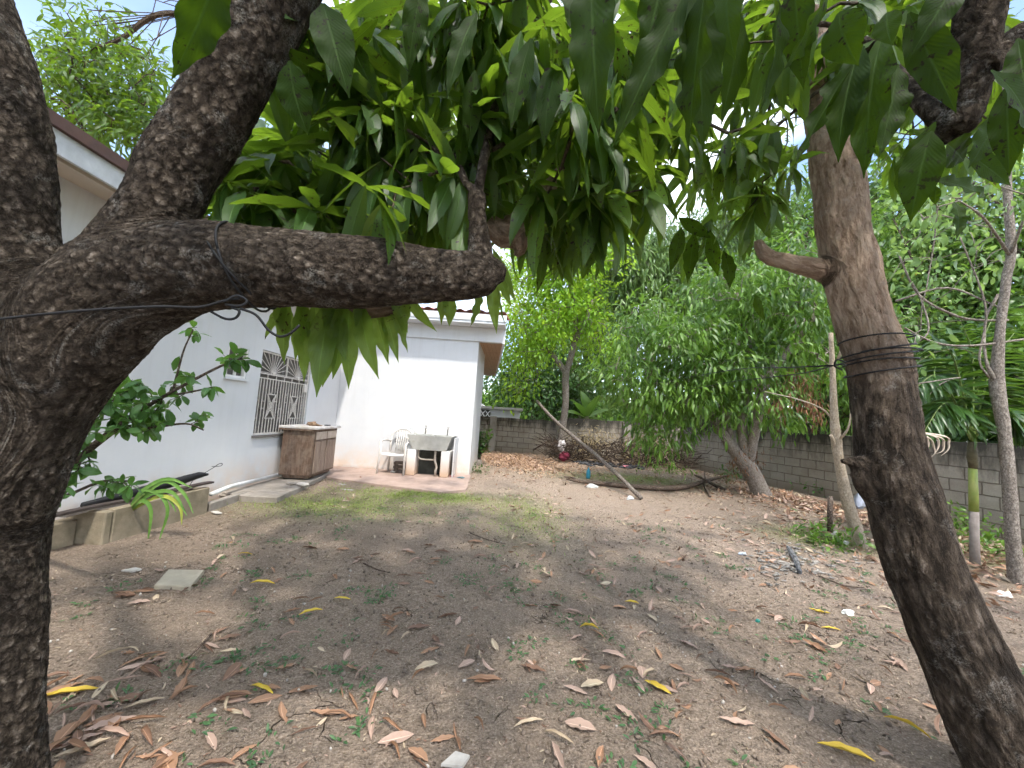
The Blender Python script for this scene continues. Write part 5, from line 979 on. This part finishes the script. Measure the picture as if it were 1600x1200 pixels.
# ================================================================== brush pile
bp = MB(); po = []; di = []
for _ in range(420):
    x = rng.uniform(1.3, 5.9); y = 13.2+rng.uniform(-.7, .7)-.1*(x-2); a = np.array([x, y, rng.uniform(0, .6)]); v = np.array([rng.normal(0, .6), rng.normal(0, .3), rng.uniform(0, .45)]); bp.tube([a, a+v*.5+rng.normal(0, .05, 3), a+v], [.016, .012, .006], 4)
for k in range(190):
    x = rng.choice([2.9, 4.5, 5.2])+rng.normal(0, .3); po.append((x, 13.5+rng.normal(0, .3), rng.uniform(.1, .95)*(1 if x < 5.5 else .5)))
tag(bp.build('brush_pile', mat_bark('burnt_wood', (.02, .016, .013), (.085, .06, .045), (.2, .16, .13), (.3, .27, .24), 1.6, .0, .3)), 'tangled heap of dead twigs and burnt branches along the back wall', 'brush', None, 'stuff')
p2, d2, l2 = sprays(np.array(po), np.tile([0, -.3, -.2], (len(po), 1)), (10, 16), (.10, .2), .6, .5, .16)
tag(leaves_mesh('dead_foliage', mat_leaf('straw_leaf', (.16, .12, .06), (.36, .29, .17), (.4, .3, .15), .3, .7, False), p2, d2, l2, SLIM, None, None, None, origin=(4, 13.5, 0)), 'withered straw coloured foliage heaped over the brush pile', 'brush', None, 'stuff')
m = MB()
for _ in range(60): x = rng.uniform(2.2, 4.4); y = 12.7+rng.normal(0, .35); m.blob((x, y, .03), (rng.uniform(.05, .16), rng.uniform(.04, .1), .04), rng.random()*9, 1, .4)
tag(m.build('charred_remains', simple('char', (.02, .02, .022), (.08, .08, .085), .9, 20, .6)), 'black charred debris spread before the brush pile', 'ash', None, 'stuff')
# ash and scraps heap in the right middle ground
m = MB(); c = G(1225, 870)
for _ in range(170): q = G(1150+abs(rng.normal(0, 1))*60+rng.uniform(0, 90), 866+rng.normal(0, 16)+rng.uniform(0, 25)); m.blob((q[0], q[1], gz(q[0], q[1])+.012), (rng.uniform(.008, .032), rng.uniform(.006, .022), rng.uniform(.003, .011)), rng.random()*9, 2, .8, 3.5)
tag(m.build('ash_and_scraps', simple('ash_grey', (.38, .35, .31), (.07, .065, .06), .9, 22, .6)), 'grey ash and charred scraps scattered among leaves in the right middle ground', 'ash', None, 'stuff')
m = MB(); q = [G(1232, 860), G(1243, 878), G(1250, 898)]; m.tube([q[0]+[0, 0, .03], q[1]+[0, 0, .03], q[2]+[0, 0, .02]], [.022, .028, .018], 7, jit=.25); tag(m.build('charred_stick', simple('char_stick', (.03, .03, .032), (.22, .22, .22), .9, 25, .6)), 'short charred stick with grey ash lying in the leaf heap', 'stick')
scrap(1160, 868, .05, simple('grey_plastic', (.36, .40, .46), None, .5), 'small bluish grey plastic scrap at the left end of the ash heap', 'plastic_scrap', .02); scrap(1325, 960, .045, WHITE, 'crumpled white foil near the foot of the leaning trunk', hgt=.02)
scrap(1184, 970, .018, simple('teal_disc', (.03, .22, .17), None, .4), 'tiny teal plastic disc on the soil right of centre', 'plastic_disc', .012); scrap(1570, 932, .07, WHITE, 'flattened white can on the ground at the right edge', 'tin_can', .03, cat='can', asp=.35)
scrap(1305, 838, .06, RUB[0], 'pale stone among weeds by the wooden stake', 'stone', .05, cat='stone'); scrap(1322, 850, .04, WHITE, 'white scrap in the weeds under the pale sapling', hgt=.025)
m = MB(); q = G(1343, 795); m.blob((q[0], q[1], .14), (.09, .08, .16), 3, 2, .3); tag(m.build('plastic_sack', simple('blue_grey_sack', (.42, .46, .55), (.3, .33, .4), .5)), 'pale blue plastic sack partly hidden behind the leaning trunk', 'sack')
# ================================================================== leaf litter
FC = {'orange': ((.22, .12, .068), (.34, .195, .115)), 'tan': ((.32, .215, .165), (.41, .29, .225)), 'pale': ((.38, .29, .19), (.48, .38, .27)), 'brown': ((.13, .07, .045), (.21, .12, .075)), 'yellow': ((.52, .34, .03), (.62, .46, .06))}
FM = {k: mat_leaf('fallen_leaf_'+k, a, b, tuple(v*.7 for v in b), .12, .62, True) for k, (a, b) in FC.items()}
FT = [leaf_tpl(10, 4, w_, b, f, wv, i, .5, cu, .8, sd) for i, (w_, b, f, wv, cu, sd) in enumerate([(.28, .5, .25, .10, 1.2, .4), (.24, 1.3, .3, .12, 1.6, .2), (.34, -.5, .2, .08, .8, -.3), (.20, .9, .2, .10, 2.2, -.5), (.30, -.9, .5, .15, 1.0, .3), (.42, .3, .15, .08, .6, .2), (.22, 1.8, .3, .1, 1.9, .6), (.26, -.3, .7, .18, .5, -.2)])]
PROTO = {}
def proto(col, k):
    if (col, k) not in PROTO:
        v, f, u = FT[k]; v = v.copy(); ch = v[-1]-v[0]; a = math.atan2(ch[2], ch[0]); c_, s_ = math.cos(a), math.sin(a); x = v[:, 0]*c_+v[:, 2]*s_; z = -v[:, 0]*s_+v[:, 2]*c_; v = np.stack([x-.5, v[:, 1], z], -1); v[:, 2] -= v[:, 2].min()
        me = np_mesh('fallen_leaf', v, f, {'rnd': ('FLOAT', np.full(len(v), .3+.5*((k*37) % 10)/10))}, u); me.materials.append(FM[col]); me.polygons.foreach_set('use_smooth', np.ones(len(me.polygons), bool)); PROTO[(col, k)] = me
    return PROTO[(col, k)]
LAB = {'orange': 'curled orange brown dry leaf, one of many such on the foreground soil', 'tan': 'pinkish tan dry leaf, one of many such on the foreground soil', 'pale': 'pale straw coloured dry leaf, one of many such on the foreground soil', 'brown': 'dark brown shrivelled leaf, one of many such on the foreground soil'}
def put(px, py, L, col, k, rz=None, label=None, tilt=.15, gr=None):
    q = G(px, py); o = bpy.data.objects.new('fallen_leaf', proto(col, k)); COL.objects.link(o); o.location = (q[0], q[1], gz(q[0], q[1])+.004)
    o.scale = (L, L*random.uniform(.8, 1.15), L*random.uniform(.35, .95)); o.rotation_euler = (random.gauss(0, tilt)+(PI if False else 0), random.gauss(0, tilt*.5), random.uniform(0, 2*PI) if rz is None else rz)
    o['label'] = label or LAB[col]; o['category'] = 'leaf'; o['group'] = gr or col+' fallen leaves on the foreground soil'
SPEC = [(106, 1087, .20, 'yellow', 0, .3, 'bright yellow curled leaf touching the left trunk foot'), (410, 915, .18, 'yellow', 1, .05, 'golden yellow curved leaf lying alone right of the paving slab'), (487, 958, .15, 'yellow', 1, .5, 'yellow and tan folded leaf left of centre'), (385, 867, .13, 'yellow', 3, .3, 'small yellow tipped leaf high on the left of the soil'), (988, 942, .11, 'yellow', 0, -.3, 'small bright yellow leaf lying alone at centre right'), (922, 982, .13, 'yellow', 1, -.3, 'yellow leaf with brown tip at the centre'), (1025, 1077, .14, 'yellow', 0, -1.0, 'dull yellow leaf slanting below a pink leaf pair'), (1325, 1182, .20, 'yellow', 0, -.6, 'long lime yellow leaf at the bottom right corner'), (1420, 1137, .17, 'yellow', 3, -.8, 'long yellow leaf close to the foot of the leaning trunk'), (1300, 985, .12, 'yellow', 0, -.5, 'ochre yellow leaf among pink ones right of centre'), (1282, 958, .14, 'yellow', 4, -.6, 'pair like wavy yellow leaf above the ochre one'), (535, 937, .12, 'yellow', 1, .0, 'orange yellow leaf in the left middle distance'), (408, 1078, .15, 'yellow', 1, -.4, 'orange yellow arched leaf above a brown crumpled leaf'), (225, 1100, .14, 'pale', 0, .4, 'greenish pale leaf by a folded orange leaf at left'), (1005, 1050, .12, 'tan', 5, 1.2, 'broad flat pink leaf standing out right of centre'), (927, 1072, .14, 'pale', 5, .3, 'broad pale cream leaf with brown spots near centre'), (900, 1078, .12, 'tan', 2, -.2, 'smooth mauve pink leaf left of the cream leaf'), (905, 1140, .14, 'tan', 5, -.5, 'oval pinkish leaf beside a small grey stone at bottom'), (758, 1066, .18, 'orange', 0, -.1, 'long boat shaped orange leaf at the bottom centre'), (597, 1070, .12, 'tan', 5, 1.3, 'round pink leaf on the left of the bottom centre'), (667, 1042, .12, 'pale', 5, .3, 'oval cream leaf just above the bottom centre')]
for px, py, L, c_, k, rz, lb in SPEC: put(px, py, L, c_, k, rz, lb, .08)
CL = [(120, 1120, 55, 45, 34), (200, 1060, 70, 40, 16), (300, 1040, 60, 50, 20), (230, 930, 60, 25, 9), (280, 1180, 90, 20, 12), (640, 985, 45, 30, 15), (620, 870, 80, 28, 14), (520, 1090, 40, 50, 9), (650, 1165, 50, 35, 9), (400, 1110, 60, 50, 8), (870, 1020, 50, 25, 7), (1040, 1050, 60, 60, 13), (1150, 1020, 60, 60, 9), (1240, 990, 60, 40, 9), (1350, 1010, 60, 50, 8), (900, 930, 70, 30, 10), (820, 1155, 60, 30, 5), (760, 980, 90, 60, 8), (1150, 1150, 90, 40, 8), (600, 1050, 200, 80, 14), (440, 960, 120, 60, 10), (1060, 960, 120, 50, 12), (700, 890, 200, 35, 16)]
n_put = len(SPEC); nyel = 0
for cx, cy, sx_, sy_, n_ in CL:
    for _ in range(n_):
        x = random.gauss(cx, sx_*.8); y = random.gauss(cy, sy_*.8)
        if y > 1230 or y < 840 or x < 60 or n_put >= 298: continue
        c_ = random.choices(['orange', 'tan', 'pale', 'brown'], [5.0, 2.2, .8, 2.0] if x < 760 else [3.0, 4.4, 1.2, 1.2])[0]
        put(x, y, random.uniform(.08, .155), c_, random.randrange(8)); n_put += 1
# everything smaller and farther: one spread of litter
def spread(n, f, L, name, mats, label, zoff=.006, tpl=FT[:6], flat=.25, thick=0.0):
    pts = np.array([f() for _ in range(n)]); z = np.array([gz(a, b) for a, b in pts]) if n < 9000 else np.zeros(n)
    for mt, w_ in mats:
        sel = pts[::1][rng.random(len(pts)) < w_] if w_ < 1 else pts
        k = len(sel); zz_ = .012*np.sin(sel[:, 0]*1.3+.6)*np.cos(sel[:, 1]*.9)+bil(sel[:, 0], sel[:, 1]); a = rng.random(k)*2*PI
        dr = np.stack([np.cos(a), np.sin(a), rng.normal(0, flat, k)], -1); ln = rng.uniform(*L, k)
        o = leaves_mesh(name, mt, np.stack([sel[:, 0], sel[:, 1], zz_+zoff+rng.random(k)*thick], -1), dr, ln, tpl, rng.normal(0, .45, k)+PI*(rng.random(k) < .3), None, None, origin=(sel[:, 0].mean(), sel[:, 1].mean(), 0))
        tag(o, label % mt.name.split('_')[-1], 'leaf litter', None, 'stuff')
LO = [leaf_tpl(4, 2, w_, b, f, 0, 0, .5, 0, .8) for w_, b, f in ((.30, .6, .5), (.24, 1.2, .4), (.36, -.5, .4), (.22, .9, .8))]
def fr():
    while True:
        x = rng.uniform(-3.2, 6.4); y = rng.uniform(1.7, 12.5); dens = .16+.75*math.exp(-((x-3.3)/1.3)**2-((y-4.5)/.9)**2)+.9*math.exp(-((x-6.6)/1.5)**2)+.3*(y > 8)-.12*(x < 0)+.3*math.exp(-((x-.2)/.9)**2-((y-5.5)/1.3)**2)
        if x < -3.3 or (x < -.8 and y > 7.3): continue
        if rng.random() < dens: return x, y
spread(3300, fr, (.045, .115), 'leaf_litter', [(FM['orange'], .42), (FM['tan'], .34), (FM['pale'], .24), (FM['brown'], .2)], 'small %s dry leaves scattered over the middle and far soil', tpl=LO, thick=.008)
def heap():
    while True:
        x = rng.normal(-.1, .85); y = rng.normal(12.3, 1.25)
        if y > 15 or (x < -1.3 and y < 10): continue
        return x+(13-y)*.35, y
spread(6500, heap, (.05, .11), 'leaf_litter', [(mat_leaf('fallen_leaf_apricot', (.42, .27, .17), (.56, .39, .26), (.5, .3, .15), .15, .6, False), .6), (FM['tan'], .25), (FM['orange'], .18)], 'thick drift of %s fallen leaves before the back wall', tpl=LO, thick=.03)
def side():
    y = rng.uniform(1.8, 9.5); return 6.9-(y-3)*.07-abs(rng.normal(0, 1.1)), y
spread(2400, side, (.08, .17), 'leaf_litter', [(FM['orange'], .4), (FM['tan'], .35), (FM['pale'], .2), (FM['brown'], .3)], '%s fallen leaves gathered along the side wall under the trees', tpl=LO, thick=.03)
def bits():
    return rng.uniform(-3.2, 5.5), .9+rng.random()**1.3*7
spread(16000, bits, (.008, .030), 'leaf_fragments', [(FM['pale'], .3), (FM['brown'], .3), (FM['tan'], .25)], 'tiny %s leaf fragments strewn on the soil', tpl=LO[:2], zoff=.004)
# pebbles and clods
V = []; F = []; 
import bmesh
bm = bmesh.new(); bmesh.ops.create_icosphere(bm, subdivisions=1, radius=1); bv = np.array([v.co[:] for v in bm.verts]); bf = np.array([[v.index for v in f.verts] for f in bm.faces]); bm.free()
for nm, cnt, rr_, c1, c2, lb in (('pebbles', 520, (.003, .010), (.46, .42, .37), (.33, .29, .25), 'small pale pebbles and chips in the soil'), ('clods', 3600, (.003, .013), (.20, .155, .12), (.13, .10, .078), 'little clods of dry brown soil')):
    x = rng.uniform(-3.0, 4.5, cnt); y = .9+rng.random(cnt)**1.5*5; z = .012*np.sin(x*1.3+.6)*np.cos(y*.9)+bil(x, y); s = rng.uniform(*rr_, cnt)**1
    vv = bv[None]*s[:, None, None]*rng.uniform(.5, 1.3, (cnt, 1, 3))*(1+rng.normal(0, .18, (cnt, len(bv), 1)))+np.stack([x, y, z+s*.15+.003], -1)[:, None]
    ff = (bf[None]+(np.arange(cnt)*len(bv))[:, None, None]).reshape(-1, 3); me = np_mesh(nm, vv.reshape(-1, 3), ff); me.materials.append(simple(nm+'_mat', c1, c2, .95, 30, .4)); tag(link_mesh(nm, me, None, (0, 2.5, 0)), lb, 'gravel', None, 'stuff')
# ================================================================== weeds and grass
LW = mat_leaf('weed_leaf', (.035, .085, .035), (.07, .15, .05), (.15, .3, .06), .25, .5, False)
wc = []
for _ in range(760):
    x = rng.uniform(-2.6, 3.8); y = 1.0+rng.random()**1.2*4.5
    if mn.noise(Vector((x*1.3, y*1.3, 9))) > -.05: wc.append((x, y, gz(x, y)+.003))
wc = np.array(wc); po, di, le = sprays(wc, np.tile([0, 0, .3], (len(wc), 1)), (6, 15), (.016, .042), .5, -.1, .022); po[:, 2] = np.maximum(po[:, 2]*0+.012*np.sin(po[:, 0]*1.3+.6)*np.cos(po[:, 1]*.9)+bil(po[:, 0], po[:, 1])+.006, po[:, 2]*0+-1); di[:, 2] = np.abs(di[:, 2])*.3+.1
tag(leaves_mesh('weeds', LW, po, di, le, [leaf_tpl(3, 2, .35, .5, .2)], None, None, None, origin=(0, 3, 0)), 'tiny dark green weeds dotted over the bare soil', 'weeds', None, 'stuff')
def gd():
    while True:
        c = [(g1[0], g1[1], .8, .4), (g2[0], g2[1], 1.0, .5), (.3, 5.6, .5, 1.1), (3.0, 9.8, 1.4, .7), (4.3, 5.3, .5, .4), (-2.2, 6.4, .9, .5)][rng.choice(6, p=[.26, .2, .14, .2, .08, .12])]
        x = rng.normal(c[0], c[2]*.6); y = rng.normal(c[1], c[3]*.6)
        if mn.noise(Vector((x*3, y*3, 2))) > -.2: return x, y
gp_ = np.array([gd() for _ in range(8500)]); gz_ = .012*np.sin(gp_[:, 0]*1.3+.6)*np.cos(gp_[:, 1]*.9)+bil(gp_[:, 0], gp_[:, 1]); N_ = len(gp_)
dr = np.stack([rng.normal(0, .6, N_), rng.normal(0, .6, N_), np.full(N_, 1.0)], -1)
tag(leaves_mesh('grass', mat_leaf('grass_blade', (.13, .19, .04), (.26, .33, .08), (.35, .45, .08), .3, .6, False), np.stack([gp_[:, 0], gp_[:, 1], gz_], -1), dr, rng.uniform(.02, .065, N_), [leaf_tpl(3, 2, .12, b, .2) for b in (.5, 1.2)], None, None, None, origin=(0, 6, 0)), 'thin patches of short green grass on the soil', 'grass', None, 'stuff')
# low weeds and bushes by the walls
for i, (px, py, r, h_, mt, n_, lb) in enumerate([(1285, 775, .30, .32, LSHRUB, 26, 'low weed clump by the side wall right of the fork stemmed tree'), (1235, 760, .25, .25, LDARK, 20, 'small dark weed clump against the side wall corner'), (1300, 850, .40, .16, LMID, 34, 'spreading low green weeds at the foot of the wooden stake'), (1500, 835, .40, .32, LMID, 34, 'green weeds growing round the palm stem foot'), (1440, 800, .3, .3, LDARK, 22, 'dark weeds behind the leaning trunk by the wall'), (1145, 752, .4, .3, LDARK, 26, 'dark weeds left of the fork stemmed tree foot'), (1040, 738, .7, .14, LMID, 36, 'low green creeping patch before the brush pile'), (745, 738, .2, .12, LDARK, 12, 'sparse weeds at the house corner'), (410, 742, .10, .12, LMID, 10, 'little weeds at the foot of the white wall by the pipe'), (1560, 870, .45, .25, LMID, 28, 'leafy weeds between the palm and the slender trunk')]):
    c = G(px, py); c[2] = 0
    if c[0] < WX+.1: c[0] = WX+.15
    a_ = np.array([c+np.array([rng.normal(0, r*.5), rng.normal(0, r*.5), rng.uniform(.02, h_)]) for _ in range(n_)]); po, di, le = sprays(a_, np.tile([0, 0, .8], (n_, 1)), (6, 10), (.05, .12), .5, .1, .06)
    po[:, 2] = np.maximum(po[:, 2], .01); tag(leaves_mesh('weed_clump', mt, po, di, le, BROAD+SLIM, None, None, None, origin=c), lb, 'weeds', None, 'stuff')
